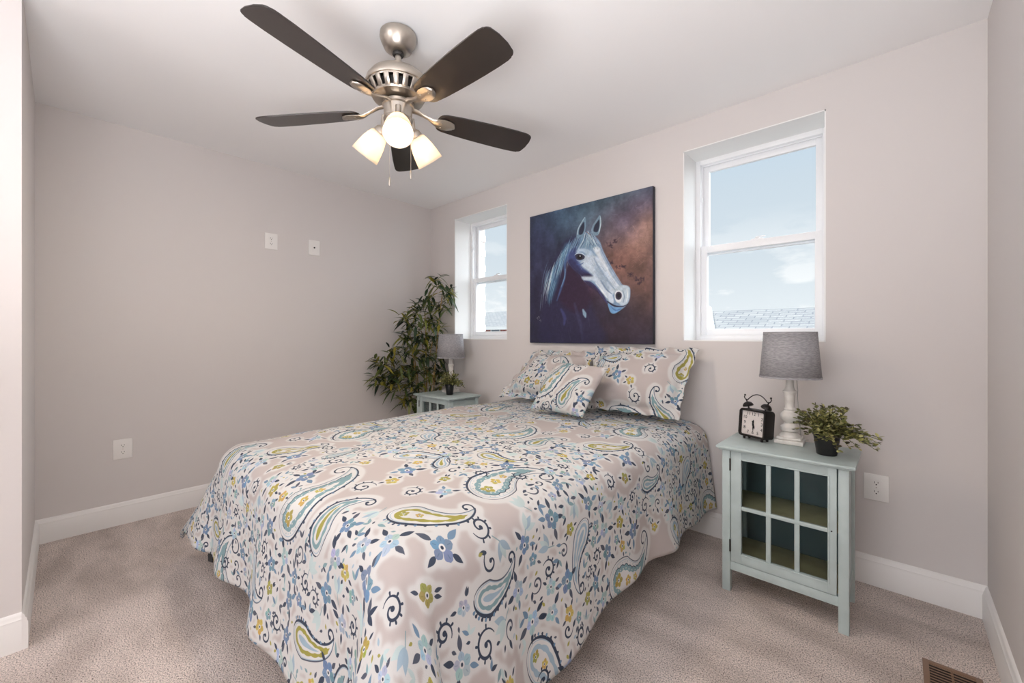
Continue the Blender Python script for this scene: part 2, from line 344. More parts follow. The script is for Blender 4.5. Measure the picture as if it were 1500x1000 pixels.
# ---------------------------------------------------------------- the printed paisley cloth
TAUPE = srgb(182, 173, 170); CREAM = srgb(201, 200, 198); NAVY = srgb(44, 53, 70); INK = srgb(66, 72, 86)
BLUE = srgb(96, 124, 150); LBLUE = srgb(146, 168, 184); TEAL = srgb(116, 146, 152); PTEAL = srgb(176, 194, 194)
OLIVE = srgb(146, 140, 66); MUST = srgb(178, 156, 78); PALE = srgb(206, 208, 178)
def paint_cloth(N=1536):
    C = Canvas(N, N, wrap=True); rg = np.random.default_rng(5); R = random.Random(11); S = float(N)
    def hal(pts, closed=True, g=.008, w=.004):
        if closed: C.poly(pts, CREAM, 1, .006*S, True, g*S)
        else: C.stroke(pts, (w+g)*S, CREAM, 1, .006*S, True)
    def leaf(x, y, L, ang, col, wd=.3):
        t = np.linspace(0, 1, 9); w = np.sin(t**.8*PI)*L*wd*.5
        c, s_ = math.cos(ang), math.sin(ang)
        up = [(x+(q*L)*c-ww*s_, y+(q*L)*s_+ww*c) for q, ww in zip(t, w)]
        dn = [(x+(q*L)*c+ww*s_, y+(q*L)*s_-ww*c) for q, ww in zip(t, w)][::-1]
        P = np.array(up+dn[1:-1])*S
        C.poly(P, col, .95); hal(P, g=.006)
    def flower(x, y, r, col, ang=0., n=5, core=CREAM, halo=True):
        if halo: C.stroke([(x*S, y*S), (x*S+1, y*S)], (r+.006)*S, CREAM, 1, .006*S, True)
        for k in range(n):
            a = ang+k*2*PI/n+R.uniform(-.12, .12); rr = r*R.uniform(.85, 1.08)
            t = np.linspace(0, 1, 10); w = np.sin(np.minimum(t*1.05, 1)**1.5*PI*.86+.12)*rr*.40
            c, s_ = math.cos(a), math.sin(a)
            P = [(x+q*rr*c-ww*s_, y+q*rr*s_+ww*c) for q, ww in zip(t, w)]+[(x+q*rr*c+ww*s_, y+q*rr*s_-ww*c) for q, ww in zip(t, w)][::-1]
            cc = tuple(min(1, v*R.uniform(.93, 1.1)) for v in col)
            C.poly(np.array(P)*S, cc, .93)
            C.stroke(np.array([(x+.55*rr*c, y+.55*rr*s_), (x+.8*rr*c, y+.8*rr*s_)])*S, .0012*S, tuple(v*.8 for v in col), .5)
        C.stroke([(x*S, y*S), (x*S+1, y*S)], r*.26*S, core, 1); C.stroke([(x*S, y*S), (x*S+1, y*S)], r*.12*S, NAVY, 1)
    def curl(x, y, r, ang, turns=1.2, flip=1, w=.0030, col=NAVY, thorn=True, tail=.5):
        t = np.linspace(0, 1, 34); P = []
        for q in t:
            rr = r*(1-q)**.85+.12*r; a = ang+flip*turns*2*PI*q
            P.append((x+rr*math.cos(a), y+rr*math.sin(a)))
        P = np.array(P)*S; C.stroke(P, np.array([.35, 1, 1.1, .9, .6])*w*S, col); hal(P, False)
        C.stroke([P[-1], P[-1]+1], w*1.9*S, col)
        if thorn:
            for q in range(4, 22, 3):
                c = np.array([x, y])*S; d = P[q]-c; d /= np.linalg.norm(d)+1e-6
                C.stroke([P[q], P[q]+d*.008*S], np.array([.0020, .0028])*S, col)
    def shape(x, y, L, W, ang, bend, n=46, sc=1.0, t0=0., t1=1., scal=0, sa=.07, p=2.2, peak=.3):
        """outline of a curled teardrop; sc shrinks it about its spine"""
        T = np.linspace(0, 1, 90); hd = ang+bend*T**p
        X = x+np.concatenate([[0], np.cumsum(np.cos(hd[:-1]))])*L/89; Y = y+np.concatenate([[0], np.cumsum(np.sin(hd[:-1]))])*L/89
        wf = lambda q: math.sqrt(max(0, 1-((peak-q)/peak)**2)) if q < peak else max(0, (1-(q-peak)/(1-peak)))**.85*(1-.15*math.sin((q-peak)/(1-peak)*PI))
        Lp, Rp = [], []
        for i in range(n):
            q = (i/(n-1))**1.6
            qq = t0+(t1-t0)*q
            px, py, h = np.interp(qq, T, X), np.interp(qq, T, Y), np.interp(qq, T, hd)
            w = W*sc*wf(q)
            if scal: w += W*sa*abs(math.sin(q*PI*scal))*(1 if 0.02 < q < .93 else 0)
            Lp.append((px-math.sin(h)*w, py+math.cos(h)*w)); Rp.append((px+math.sin(h)*w, py-math.cos(h)*w))
        sp = [(np.interp(q, T, X), np.interp(q, T, Y)) for q in T[::3]]
        return np.array(Lp)*S, np.array(Rp)*S, np.array(sp)*S
    def paisley(x, y, L, W, ang, bend, rim=TEAL, inner='flowers', side=1, p=2.2):
        kw = dict(p=p)
        Lp, Rp, sp = shape(x, y, L, W, ang, bend, **kw)
        full = np.concatenate([Lp, Rp[::-1]]); hal(full, g=.020)
        C.poly(full, CREAM, 1)
        heavy, light = (Lp, Rp) if side > 0 else (Rp, Lp)
        a_, b_, _ = shape(x, y, L, W, ang, bend, sc=.90, t0=.03, t1=.97, **kw)
        C.stroke(a_, .0012*S, LBLUE, .9); C.stroke(b_, .0012*S, LBLUE, .9)
        big = W > .055
        if big:                                                      # dashes and small dots between the outlines
            a_, b_, _ = shape(x, y, L, W, ang, bend, sc=.80, t0=.05, t1=.92, **kw)
            for arr in (a_, b_):
                for k in range(3, 42, 3): C.stroke([arr[k], arr[k]+R.uniform(-1, 1)], .0022*S, TEAL if k % 2 else LBLUE, .9)
        ns = 9 if big else 6
        a_, b_, _ = shape(x, y, L, W, ang, bend, n=72, sc=.64, t0=.07, t1=.84, scal=ns, **kw)
        C.poly(np.concatenate([a_, b_[::-1]]), rim, 1); 
        if big: C.stroke(b_ if side > 0 else a_, .0016*S, NAVY, .95)
        a_, b_, _ = shape(x, y, L, W, ang, bend, sc=.52, t0=.10, t1=.76, **kw)
        if big:
            for arr in (a_, b_):
                for k in range(4, 40, 4): C.stroke([arr[k], arr[k]+.5], .0028*S, CREAM, 1)
        a_, b_, _ = shape(x, y, L, W, ang, bend, n=60, sc=.40, t0=.12, t1=.66, scal=ns-2, sa=.06, **kw)
        C.poly(np.concatenate([a_, b_[::-1]]), CREAM, 1)
        if inner == 'flowers':
            m = 3 if big else 2
            for k in range(m):
                q = sp[int(len(sp)*(.19+.15*k))]/S
                flower(q[0], q[1], W*(.30-.05*k), (OLIVE, MUST, MUST)[k % 3], R.uniform(0, 6), halo=False)
        else:
            a_, b_, _ = shape(x, y, L, W, ang, bend, sc=.22, t0=.16, t1=.6, **kw)
            C.poly(np.concatenate([a_, b_[::-1]]), OLIVE if inner == 'olive' else LBLUE, 1)
        C.stroke(light, np.array([.3, .8, .8, .5])*.0022*S, INK, .95)
        C.stroke(heavy, np.array([.5, 1.2, 1.6, 1.1, .8])*.0030*S, NAVY, 1)
        cen = sp[int(len(sp)*.3)]
        for k in range(6, 40, 3):                                    # beads along the heavy side
            d = heavy[k]-sp[min(len(sp)-1, int(k/45*len(sp)))]; d = d/(np.linalg.norm(d)+1e-6)
            C.stroke([heavy[k]+d*.005*S, heavy[k]+d*.009*S], np.array([.0022, .0040])*S, NAVY if k % 2 else BLUE)
        # curled tip
        tip = sp[-1]; h = ang+bend
        rr = W*.42; sgn = 1 if bend > 0 else -1
        c = tip+np.array([-math.sin(h), math.cos(h)])*sgn*rr*S
        t = np.linspace(0, 1, 26); a0 = math.atan2(tip[1]-c[1], tip[0]-c[0])
        P = np.array([c+np.array([math.cos(a0+sgn*q*4.6), math.sin(a0+sgn*q*4.6)])*rr*S*(1-.55*q) for q in t])
        C.stroke(P, np.array([.8, 1, 1, .9])*.0030*S, NAVY); C.stroke([P[-1], P[-1]+.5], .0058*S, NAVY); hal(P, False)
    def spray(x, y, r, col=BLUE, nl=4, a0=None):
        a0 = R.uniform(0, 6) if a0 is None else a0
        for k in range(nl):
            a = a0+k*2*PI/nl+R.uniform(-.3, .3)
            leaf(x+math.cos(a)*r*.85, y+math.sin(a)*r*.85, r*R.uniform(.9, 1.35), a, (NAVY, NAVY, BLUE, INK)[k % 4], .42)
        flower(x, y, r, col, a0)
    # --- layout of one repeat (1 x 1 m)
    paisley(.20, .10, .40, .088, 1.15, 1.9, TEAL, 'flowers', -1)
    paisley(.70, .60, .40, .084, 2.1, -2.0, TEAL, 'flowers', 1)
    paisley(.455, .12, .26, .046, 1.9, -1.5, TEAL, 'olive', 1)
    paisley(.93, .98, .25, .045, -.9, 1.6, LBLUE, 'blue', 1)
    paisley(.60, .33, .28, .050, .5, 1.7, OLIVE, 'flowers', -1)
    paisley(.15, .62, .30, .052, .8, -1.7, LBLUE, 'flowers', 1)
    paisley(.37, .90, .24, .042, -.2, 1.5, OLIVE, 'blue', 1)
    paisley(.93, .42, .20, .036, 1.3, 1.6, TEAL, 'blue', -1)
    paisley(.42, .66, .18, .032, 2.6, -1.4, LBLUE, 'olive', 1)
    for (x, y, r, c_) in ((.085, .30, .034, BLUE), (.10, .10, .030, BLUE), (.34, .56, .036, BLUE), (.80, .36, .034, BLUE), (.60, .53, .028, LBLUE),
                         (.53, .05, .030, BLUE), (.86, .78, .034, BLUE), (.06, .82, .032, BLUE), (.29, .78, .026, LBLUE), (.73, .17, .030, BLUE),
                         (.985, .60, .027, LBLUE), (.56, .86, .030, BLUE), (.70, .95, .024, LBLUE), (.33, .02, .024, BLUE)):
        spray(x, y, r, c_)
    for (x, y, r, c_) in ((.02, .20, .026, OLIVE), (.39, .47, .026, MUST), (.87, .28, .026, OLIVE), (.51, .60, .022, OLIVE), (.62, .14, .024, MUST), (.92, .87, .022, OLIVE),
                         (.14, .50, .022, MUST), (.45, .77, .024, OLIVE), (.17, .93, .022, OLIVE), (.80, .08, .020, OLIVE)):
        flower(x, y, r, c_, R.uniform(0, 6))
        for k in range(3):
            a = R.uniform(0, 6); leaf(x+math.cos(a)*r, y+math.sin(a)*r, r*.9, a, NAVY, .4)
    for (x, y, r, an, fl) in ((.36, .38, .036, 1, 1), (.52, .46, .030, 3, -1), (.03, .44, .032, 2, 1), (.79, .50, .030, 5, 1), (.24, .86, .026, .5, -1), (.66, .83, .028, 2.5, 1),
                             (.99, .74, .026, 4, -1), (.41, .03, .024, 1.2, 1), (.85, .17, .028, 3.6, -1), (.56, .72, .026, 5.5, 1), (.08, .02, .024, 0, 1),
                             (.26, .68, .024, 4.2, -1), (.69, .04, .022, 2, -1), (.96, .32, .022, 1, 1)):
        curl(x, y, r, an, 1.25, fl)
    def free(x, y, r, lim=.04):
        q = int(r*S); X = np.arange(int(x*S)-q, int(x*S)+q, 4) % N; Y = np.arange(int(y*S)-q, int(y*S)+q, 4) % N
        return C.a[np.ix_(Y, X)].mean() < lim
    chan = vnoise(N, N, (3, 4), rg, 2)                                # bare channels of plain ground stay between the groups
    thr = np.quantile(chan, .38)
    for rad, tries, kind in ((.046, 500, 'spray'), (.040, 500, 'curl'), (.034, 600, 'tulip'), (.028, 900, 'flower'), (.020, 1500, 'leaves'), (.013, 2200, 'bit')):
        for _ in range(tries):
            x, y = R.random(), R.random()
            if chan[int(y*S) % N, int(x*S) % N] < thr or not free(x, y, rad): continue
            a = R.uniform(0, 6)
            if kind == 'spray':
                spray(x, y, R.uniform(.024, .032), R.choice([BLUE, BLUE, LBLUE]), R.choice([3, 4, 5]))
            elif kind == 'curl':
                curl(x, y, R.uniform(.020, .028), a, R.uniform(.8, 1.2), R.choice([-1, 1]), .0026, R.choice([NAVY, INK]), R.random() < .4)
                leaf(x+.024*math.cos(a), y+.024*math.sin(a), .026, a+.9, R.choice([NAVY, BLUE]), .42)
            elif kind == 'tulip':
                for q in (-.55, 0, .55): leaf(x-.02*math.cos(a), y-.02*math.sin(a), .05, a+q, R.choice([PTEAL, LBLUE, PTEAL]), .40)
                C.stroke(np.array([(x-.02*math.cos(a), y-.02*math.sin(a)), (x-.045*math.cos(a+.3), y-.045*math.sin(a+.3))])*S, .0016*S, TEAL, .8)
            elif kind == 'flower':
                flower(x, y, R.uniform(.018, .024), R.choice([OLIVE, MUST, BLUE, LBLUE, TEAL]), a)
                for k in range(3): b = R.uniform(0, 6); leaf(x+math.cos(b)*.022, y+math.sin(b)*.022, .020, b, R.choice([NAVY, INK]), .42)
            elif kind == 'leaves':
                for k in range(R.choice([2, 3])): leaf(x, y, R.uniform(.022, .034), a+k*1.1, R.choice([NAVY, INK, BLUE, TEAL, PTEAL]), .38)
            else:
                leaf(x, y, R.uniform(.012, .018), a, R.choice([NAVY, TEAL, LBLUE, OLIVE, INK]), .5)
    H = blur(C.halo, max(2, int(.006*S)))
    H = np.clip(blur(np.clip(H*2.6, 0, 1), 3), 0, 1)[..., None]
    wash = vnoise(N, N, (9, 9), rg, 4)[..., None]
    base = np.array(TAUPE, np.float32)*(1-H)+np.array(CREAM, np.float32)*H
    A = C.a[..., None]
    col = C.rgb/np.maximum(A, 1e-3)
    col = np.clip(col*(.90+.22*wash), 0, 1)
    A = A*(.86+.14*wash)
    return base*(1-A)+col*A

# ---------------------------------------------------------------- the horse canvas
def paint_horse(N=900):
    rg = np.random.default_rng(8); R = random.Random(3)
    src = np.array([(36, 125), (850, -82), (850, 970), (28, 965)], float)          # corners as seen in the photograph crop
    dst = np.array([(0, 0), (N, 0), (N, N), (0, N)], float)
    A = []; b = []
    for (x, y), (u, v) in zip(src, dst):
        A.append([x, y, 1, 0, 0, 0, -u*x, -u*y]); b.append(u); A.append([0, 0, 0, x, y, 1, -v*x, -v*y]); b.append(v)
    hm = np.linalg.solve(np.array(A), np.array(b)); hm = np.append(hm, 1).reshape(3, 3)
    def T(pts):
        P = np.array(pts, float); q = np.c_[P, np.ones(len(P))]@hm.T
        return q[:, :2]/q[:, 2:]
    C = Canvas(N, N); k = N/900.
    yy, xx = np.mgrid[0:N, 0:N]/N
    n1 = vnoise(N, N, (5, 5), rg, 6); n2 = vnoise(N, N, (14, 10), rg, 5); n3 = vnoise(N, N, (60, 60), rg, 3)
    base = np.zeros((N, N, 3), np.float32)+np.array(srgb(46, 44, 66))
    def blob(cx, cy, rx, ry, col, a, g=1.6):
        nonlocal base
        (c,) = T([(cx, cy)])/N
        d = ((xx-c[0])/rx)**2+((yy-c[1])/ry)**2
        m = np.exp(-d*g)*a*(.55+.9*n1); m = np.clip(m, 0, 1)[..., None]
        base = base*(1-m)+np.array(col)*m
    blob(250, 120, .55, .30, srgb(66, 88, 112), .95); blob(600, 20, .45, .22, srgb(70, 98, 116), .95); blob(90, 330, .25, .35, srgb(52, 56, 84), .8)
    blob(760, 300, .36, .33, srgb(146, 112, 98), 1.0); blob(640, 420, .30, .22, srgb(122, 88, 80), .9); blob(790, 600, .22, .3, srgb(96, 70, 64), .85)
    blob(450, 120, .3, .16, srgb(72, 92, 108), .8); blob(620, 180, .25, .16, srgb(112, 98, 108), .7); blob(780, 90, .25, .16, srgb(92, 84, 112), .7)
    blob(500, 880, .6, .22, srgb(48, 36, 46), .9); blob(150, 880, .4, .25, srgb(44, 44, 68), .9); blob(380, 620, .16, .16, srgb(62, 40, 58), .9)
    blob(820, 180, .12, .14, srgb(168, 132, 118), .8)
    base *= (.72+.56*n2)[..., None]
    C.rgb[:] = base; C.a[:] = 1
    def st(pts, w, col, a=.8, soft=2.5, sm=True):
        P = T(pts); P = smooth(P, 6) if sm else P
        C.stroke(P, np.array(w)*k if np.ndim(w) else w*k, srgb(*col), a, soft*k)
    def po(pts, col, a=1, soft=6, grow=0): C.poly(smooth(T(pts), 5, True), srgb(*col), a, soft*k, grow=grow)
    for i in range(420):                                             # scraped brushwork of the background
        x = R.uniform(40, 840); y = R.uniform(-60, 950); a = R.uniform(-.7, .5); L = R.uniform(10, 46)
        (c,) = T([(x, y)]); cx, cy = int(np.clip(c[0], 0, N-1)), int(np.clip(c[1], 0, N-1))
        cc = base[cy, cx]*R.choice([.75, .85, 1.15, 1.3, 1.45])
        C.stroke([c, c+np.array([math.cos(a), math.sin(a)])*L*k], np.array([.6, 1.6, .5])*R.uniform(.6, 1.8)*k, tuple(np.clip(cc, 0, 1)), R.uniform(.25, .6), 2*k)
    for i in range(130):                                             # brown and ochre scratches on the right
        x = R.gauss(760, 60); y = R.gauss(290, 95); a = R.uniform(-1.6, .3)
        st([(x, y), (x+R.uniform(-26, 26), y+R.uniform(-26, 26))], [.5, 1.4, .4], R.choice([(196, 160, 138), (170, 132, 112), (108, 78, 70), (150, 118, 108)]), R.uniform(.3, .7), 2, False)
    for (x, y, r) in ((560, 310, 34), (600, 285, 20), (545, 400, 24), (570, 425, 26), (620, 455, 26), (655, 450, 20), (700, 505, 26), (740, 530, 28), (780, 535, 24), (760, 560, 20)):
        for j in range(7):
            st([(x+R.uniform(-r, r)*.7, y+R.uniform(-r, r)*.6), (x+R.uniform(-r, r)*.7, y+R.uniform(-r, r)*.6)], [3, 8, 3], (52, 36, 50), .55, 5, False)
    # neck and chest in shadow
    po([(340, 250), (270, 285), (215, 380), (160, 500), (125, 640), (105, 760), (110, 960), (520, 960), (470, 780), (420, 640), (400, 560), (330, 460), (310, 360)], (44, 42, 70), .82, 40)
    po([(300, 330), (260, 420), (250, 540), (215, 660), (330, 760), (430, 700), (400, 560), (330, 470)], (50, 34, 54), .85, 36)
    po([(275, 300), (235, 380), (190, 500), (150, 620), (160, 700), (205, 600), (235, 500), (280, 400), (320, 320)], (70, 108, 138), .75, 26)
    # mane strands
    for i in range(150):
        u = R.random(); x0 = 330-u*150+R.uniform(-14, 22); y0 = 255+u*230+R.uniform(-20, 20)
        L = R.uniform(70, 190); lean = -.42+R.uniform(-.12, .12)
        cm = R.choice([(150, 190, 208), (104, 150, 176), (196, 214, 222), (62, 90, 128), (84, 124, 158), (42, 50, 84)])
        st([(x0, y0), (x0+lean*L*.45, y0+L*.5), (x0+lean*L*.72+R.uniform(-6, 6), y0+L)], [.6, 2.6, 1.8, .3], cm, R.uniform(.3, .7), 2.2)
    for i in range(26):
        x0 = R.uniform(150, 205); y0 = R.uniform(420, 560); L = R.uniform(90, 200)
        st([(x0, y0), (x0-.15*L, y0+L*.5), (x0-.22*L, y0+L)], [.6, 3, 1.6, .3], R.choice([(176, 204, 216), (206, 220, 226), (128, 170, 194)]), R.uniform(.35, .7), 2.2)
    st([(110, 640), (104, 700), (98, 750)], [1, 2, .5], (150, 180, 196), .6)
    st([(300, 340), (268, 430), (266, 520), (236, 610), (212, 680)], [6, 9, 7, 8, 3], (74, 104, 152), .75, 9)
    st([(270, 470), (262, 530), (240, 590)], [2, 4, 2], (120, 160, 190), .7, 4)
    st([(330, 700), (345, 760), (370, 850), (380, 950)], [8, 12, 12, 4], (62, 60, 92), .6, 12); st([(240, 740), (262, 790), (258, 840)], [8, 14, 6], (70, 74, 132), .6, 12)
    st([(385, 740), (396, 768), (402, 790)], [5, 13, 4], (150, 184, 206), .85, 8)
    for i in range(30):
        x = R.uniform(150, 430); y = R.uniform(680, 900)
        st([(x, y), (x+R.uniform(-14, 14), y+R.uniform(30, 80))], [.5, 2, .4], R.choice([(70, 70, 110), (84, 72, 96), (100, 100, 130)]), .4, 3, False)
    # head
    head = [(372, 258), (410, 222), (455, 240), (498, 286), (518, 338), (556, 418), (606, 505), (645, 568), (684, 580), (700, 606), (694, 672), (664, 718), (632, 742), (592, 764), (566, 752),
            (548, 700), (512, 648), (470, 606), (430, 580), (392, 548), (362, 500), (318, 462), (286, 414), (296, 352), (330, 292)]
    po(head, (120, 146, 176), 1, 7)
    po([(286, 414), (300, 352), (338, 330), (350, 410), (400, 470), (445, 505), (400, 520), (372, 505), (318, 462)], (66, 82, 128), .9, 16)
    po([(290, 420), (310, 400), (345, 430), (372, 470), (440, 506), (452, 520), (396, 530), (362, 505), (318, 466)], (38, 30, 54), .9, 14)
    po([(392, 545), (430, 552), (468, 580), (520, 640), (552, 700), (520, 668), (470, 612), (425, 582)], (42, 34, 62), .9, 9)
    po([(400, 380), (440, 372), (500, 400), (560, 470), (620, 560), (600, 620), (560, 640), (500, 590), (450, 545), (400, 545), (380, 520), (450, 515), (430, 490), (372, 440)], (190, 204, 216), .95, 16)
    po([(452, 330), (500, 330), (552, 424), (600, 505), (640, 570), (612, 580), (556, 500), (500, 410)], (206, 214, 220), .95, 12)
    po([(345, 340), (392, 332), (440, 350), (455, 380), (420, 380), (380, 352), (340, 368)], (170, 190, 208), .9, 10)
    po([(500, 560), (545, 600), (580, 640), (590, 690), (566, 690), (538, 650), (505, 610)], (196, 208, 220), .9, 8)
    po([(600, 600), (645, 575), (690, 586), (696, 640), (680, 695), (650, 712), (616, 690), (596, 650)], (178, 194, 206), .95, 8)
    st([(462, 400), (500, 470), (560, 560), (596, 600)], [3, 6, 6, 2], (110, 132, 162), .7, 9); st([(505, 545), (540, 600), (575, 632)], [3, 5, 2], (84, 106, 140), .8, 7)
    st([(556, 470), (600, 540), (632, 580)], [3, 6, 3], (150, 172, 192), .7, 7); st([(470, 560), (512, 612), (545, 660)], [2, 5, 2], (226, 230, 232), .8, 6)
    st([(508, 345), (552, 428), (602, 512), (642, 572)], [1.5, 2.4, 1.6, 1], (92, 112, 148), .9, 3)
    st([(396, 548), (432, 556), (470, 586), (506, 640), (546, 694)], [3, 4, 4, 3], (58, 60, 104), .9, 4)
    for i in range(120):                                             # hair direction on the face
        u = R.random(); x = 420+u*170+R.gauss(0, 22); y = 370+u*210+R.gauss(0, 22)
        st([(x, y), (x+R.uniform(16, 34), y+R.uniform(22, 48))], [.4, 1.4, .4], R.choice([(224, 230, 232), (150, 172, 196), (196, 208, 218), (110, 134, 168)]), R.uniform(.25, .6), 2, False)
    po([(380, 262), (412, 236), (446, 246), (470, 300), (452, 330), (410, 326), (372, 318), (346, 320), (330, 300)], (96, 128, 148), .62, 26)
    po([(300, 352), (338, 322), (344, 372), (352, 420), (384, 462), (420, 492), (372, 500), (318, 455), (290, 412)], (58, 66, 112), .62, 22)
    po([(470, 440), (500, 470), (540, 540), (566, 600), (540, 600), (500, 545), (470, 500)], (128, 148, 172), .55, 18)
    po([(508, 330), (530, 372), (560, 424), (604, 508), (640, 566), (622, 570), (578, 508), (532, 424), (500, 360)], (120, 142, 172), .6, 9)
    for i in range(150):
        x = R.uniform(350, 620); u = (x-350)/270; y = 350+u*250+R.gauss(0, 34)
        st([(x, y), (x+R.uniform(12, 30), y+R.uniform(16, 44))], [.5, 2.2, .5], R.choice([(88, 112, 146), (126, 150, 176), (214, 222, 226), (160, 180, 198), (104, 120, 140)]), R.uniform(.15, .42), 3, False)
    # nostril and mouth
    po([(596, 640), (606, 616), (626, 610), (644, 624), (646, 656), (634, 686), (612, 690), (598, 668)], (216, 222, 226), .95, 5)
    po([(602, 640), (612, 622), (628, 620), (642, 634), (640, 658), (624, 672), (606, 664)], (48, 44, 64), 1, 5); po([(612, 636), (628, 630), (634, 650), (618, 660)], (20, 18, 28), 1, 5)
    st([(650, 610), (660, 650), (652, 690)], [2, 3, 2], (110, 128, 150), .8, 4); st([(676, 600), (682, 640), (672, 684)], [2, 3, 2], (230, 232, 230), .7, 4)
    st([(548, 684), (580, 706), (610, 716), (650, 716), (684, 700)], [3, 5, 4, 2.5, 1], (34, 32, 52), .95, 4)
    po([(552, 700), (590, 722), (640, 724), (630, 744), (592, 764), (568, 752)], (104, 150, 194), .95, 6); st([(570, 716), (600, 742), (636, 734)], [2, 4, 2], (70, 104, 160), .8, 4)
    # eye
    po([(335, 378), (352, 368), (378, 370), (398, 384), (392, 402), (368, 410), (346, 404)], (46, 46, 66), 1, 5)
    po([(352, 380), (366, 374), (382, 382), (380, 398), (364, 404), (350, 396)], (16, 14, 20), 1, 4); C.stroke(T([(366, 382), (369, 383)]), 3*k, srgb(214, 222, 228), 1, 2*k)
    st([(332, 376), (352, 364), (380, 365), (402, 382)], [1.5, 3, 3, 1.5], (196, 210, 220), .9, 3); st([(342, 408), (366, 416), (396, 408)], [1, 3, 1.5], (150, 172, 198), .8, 4)
    st([(345, 436), (366, 440), (388, 428)], [2, 5, 2], (66, 88, 140), .8, 6)
    # ears
    po([(345, 262), (352, 205), (376, 158), (402, 124), (409, 160), (404, 210), (392, 250), (368, 268)], (112, 140, 160), 1, 4)
    po([(362, 240), (364, 205), (384, 168), (396, 158), (396, 200), (384, 235)], (40, 44, 62), .95, 6); st([(350, 240), (360, 195), (400, 128)], [2, 3, 1.5], (186, 204, 212), .85, 3)
    po([(440, 228), (452, 180), (478, 140), (500, 112), (508, 140), (504, 196), (490, 240), (465, 246)], (116, 142, 160), 1, 4)
    po([(458, 218), (464, 184), (486, 150), (496, 142), (496, 185), (484, 222)], (38, 42, 60), .95, 6); st([(502, 120), (506, 170), (492, 232)], [1.5, 3, 2], (190, 206, 212), .85, 3)
    # forelock
    for i in range(60):
        x0 = R.uniform(396, 446); y0 = R.uniform(212, 240); t = R.random()
        st([(x0, y0), (x0+(-30+100*t)*.5, y0+50), (x0-60+140*t, y0+R.uniform(80, 130))], [.6, 2, 1.2, .3], R.choice([(206, 216, 220), (150, 176, 192), (92, 118, 146), (44, 52, 76), (176, 196, 206)]), R.uniform(.45, .85), 2)
    for i in range(36):
        x0 = R.uniform(330, 380); y0 = R.uniform(246, 280)
        st([(x0, y0), (x0-16, y0+40), (x0-34, y0+R.uniform(70, 100))], [.6, 2, .4], R.choice([(140, 172, 190), (70, 98, 132), (46, 54, 84)]), .6, 2)
    st([(408, 222), (424, 232), (440, 246)], [1.5, 2.5, 1], (120, 80, 76), .7, 3)
    for (x, y) in ((74, 800), (84, 792), (94, 815)): C.stroke(T([(x, y), (x+8, y-6), (x+10, y+8)]), .9*k, srgb(190, 190, 190), .8, 1.4*k)   # the signature mark
    out = C.rgb*(.90+.2*n3)[..., None]
    return np.clip(out, 0, 1)

def image_material(name, px, rough=.85, bump=.0, bscale=900., spec=.2, flip=True):
    """px: rows x cols x 3 array drawn by the painter above (row 0 = v 0)"""
    h, w_ = px.shape[:2]
    im = bpy.data.images.new(name, w_, h, alpha=False); im.colorspace_settings.name = 'sRGB'
    buf = np.ones((h, w_, 4), np.float32); buf[..., :3] = px; im.pixels.foreach_set(buf.ravel()); im.update(); im.pack()
    q = NT(name); b = q.b; t = q.n('ShaderNodeTexImage'); t.image = im; t.extension = 'REPEAT'; tcn = q.n('ShaderNodeTexCoord')
    q.l(tcn.outputs['UV'], t.inputs[0]); q.l(t.outputs[0], b.inputs['Base Color']); b.inputs['Roughness'].default_value = rough; b.inputs['Specular IOR Level'].default_value = spec
    if bump:
        nz = q.n('ShaderNodeTexNoise', Scale=bscale, Detail=3.); q.l(tcn.outputs['Object'], nz.inputs['Vector'])
        bp = q.n('ShaderNodeBump', Strength=bump, Distance=.0015); q.l(nz.outputs[0], bp.inputs['Height']); q.l(bp.outputs[0], b.inputs['Normal'])
    return q.m
M_CLOTH = image_material('paisley_cotton', paint_cloth(1536), .8, .25, 500)
M_HORSE = image_material('horse_oil_painting', paint_horse(900)[::-1], .5, .35, 160, .3)

# ================================================================ the room
W, D, H = 3.7576, 2.6555, 2.44           # width of the back wall, depth to the closet return, ceiling height
RX, RY = 1.12, -8.0                      # closet corner, front wall
WZ0, WZ1 = 1.12, 2.266; WINS = [(.375, 1.068), (2.536, 3.230)]
REV = .20
MB().box(-.12, W+.12, RY-.12, .2, -.12, 0).build('floor', M_CARPET)['kind'] = 'structure'
MB().box(-.12, W+.12, RY-.12, .2, H, H+.12).build('ceiling', M_CEIL)['kind'] = 'structure'
MB().box(-.12, 0, -D, .2, 0, H).build('wall_left', M_WALL)['kind'] = 'structure'
MB().box(W, W+.12, RY, .2, 0, H).build('wall_right', M_WALL)['kind'] = 'structure'
MB().box(-.12, RX, -D-.12, -D, 0, H).box(RX-.12, RX, RY, -D-.12, 0, H).build('wall_closet', M_WALL)['kind'] = 'structure'
MB().box(RX-.12, W+.12, RY-.12, RY, 0, H).build('wall_front', M_WALL)['kind'] = 'structure'
def wall_with_holes(mb, y0, y1, z0, z1, x0, x1, holes):
    xs = [x0]+[v for h in holes for v in h]+[x1]
    mb.box(x0, x1, y0, y1, z0, WZ0); mb.box(x0, x1, y0, y1, WZ1, z1)
    for i in range(0, len(xs), 2): mb.box(xs[i], xs[i+1], y0, y1, WZ0, WZ1)
b = MB(); wall_with_holes(b, 0, .2, 0, H, 0, W, WINS); wb = b.build('wall_back', M_WALL); wb['kind'] = 'structure'
b = MB(); wall_with_holes(b, .281, .40, -3.2, 3.3, -6, 9, WINS)
for x0, x1 in WINS:                      # toothed brick ends round the opening
    for i in range(15):
        z = WZ0+.005+i*.076
        if i % 2: b.box(x0, x0+.012, .30, .40, z, z+.065); b.box(x1-.012, x1, .30, .40, z, z+.065)
we = b.build('wall_exterior', M_BRICK); we['kind'] = 'structure'
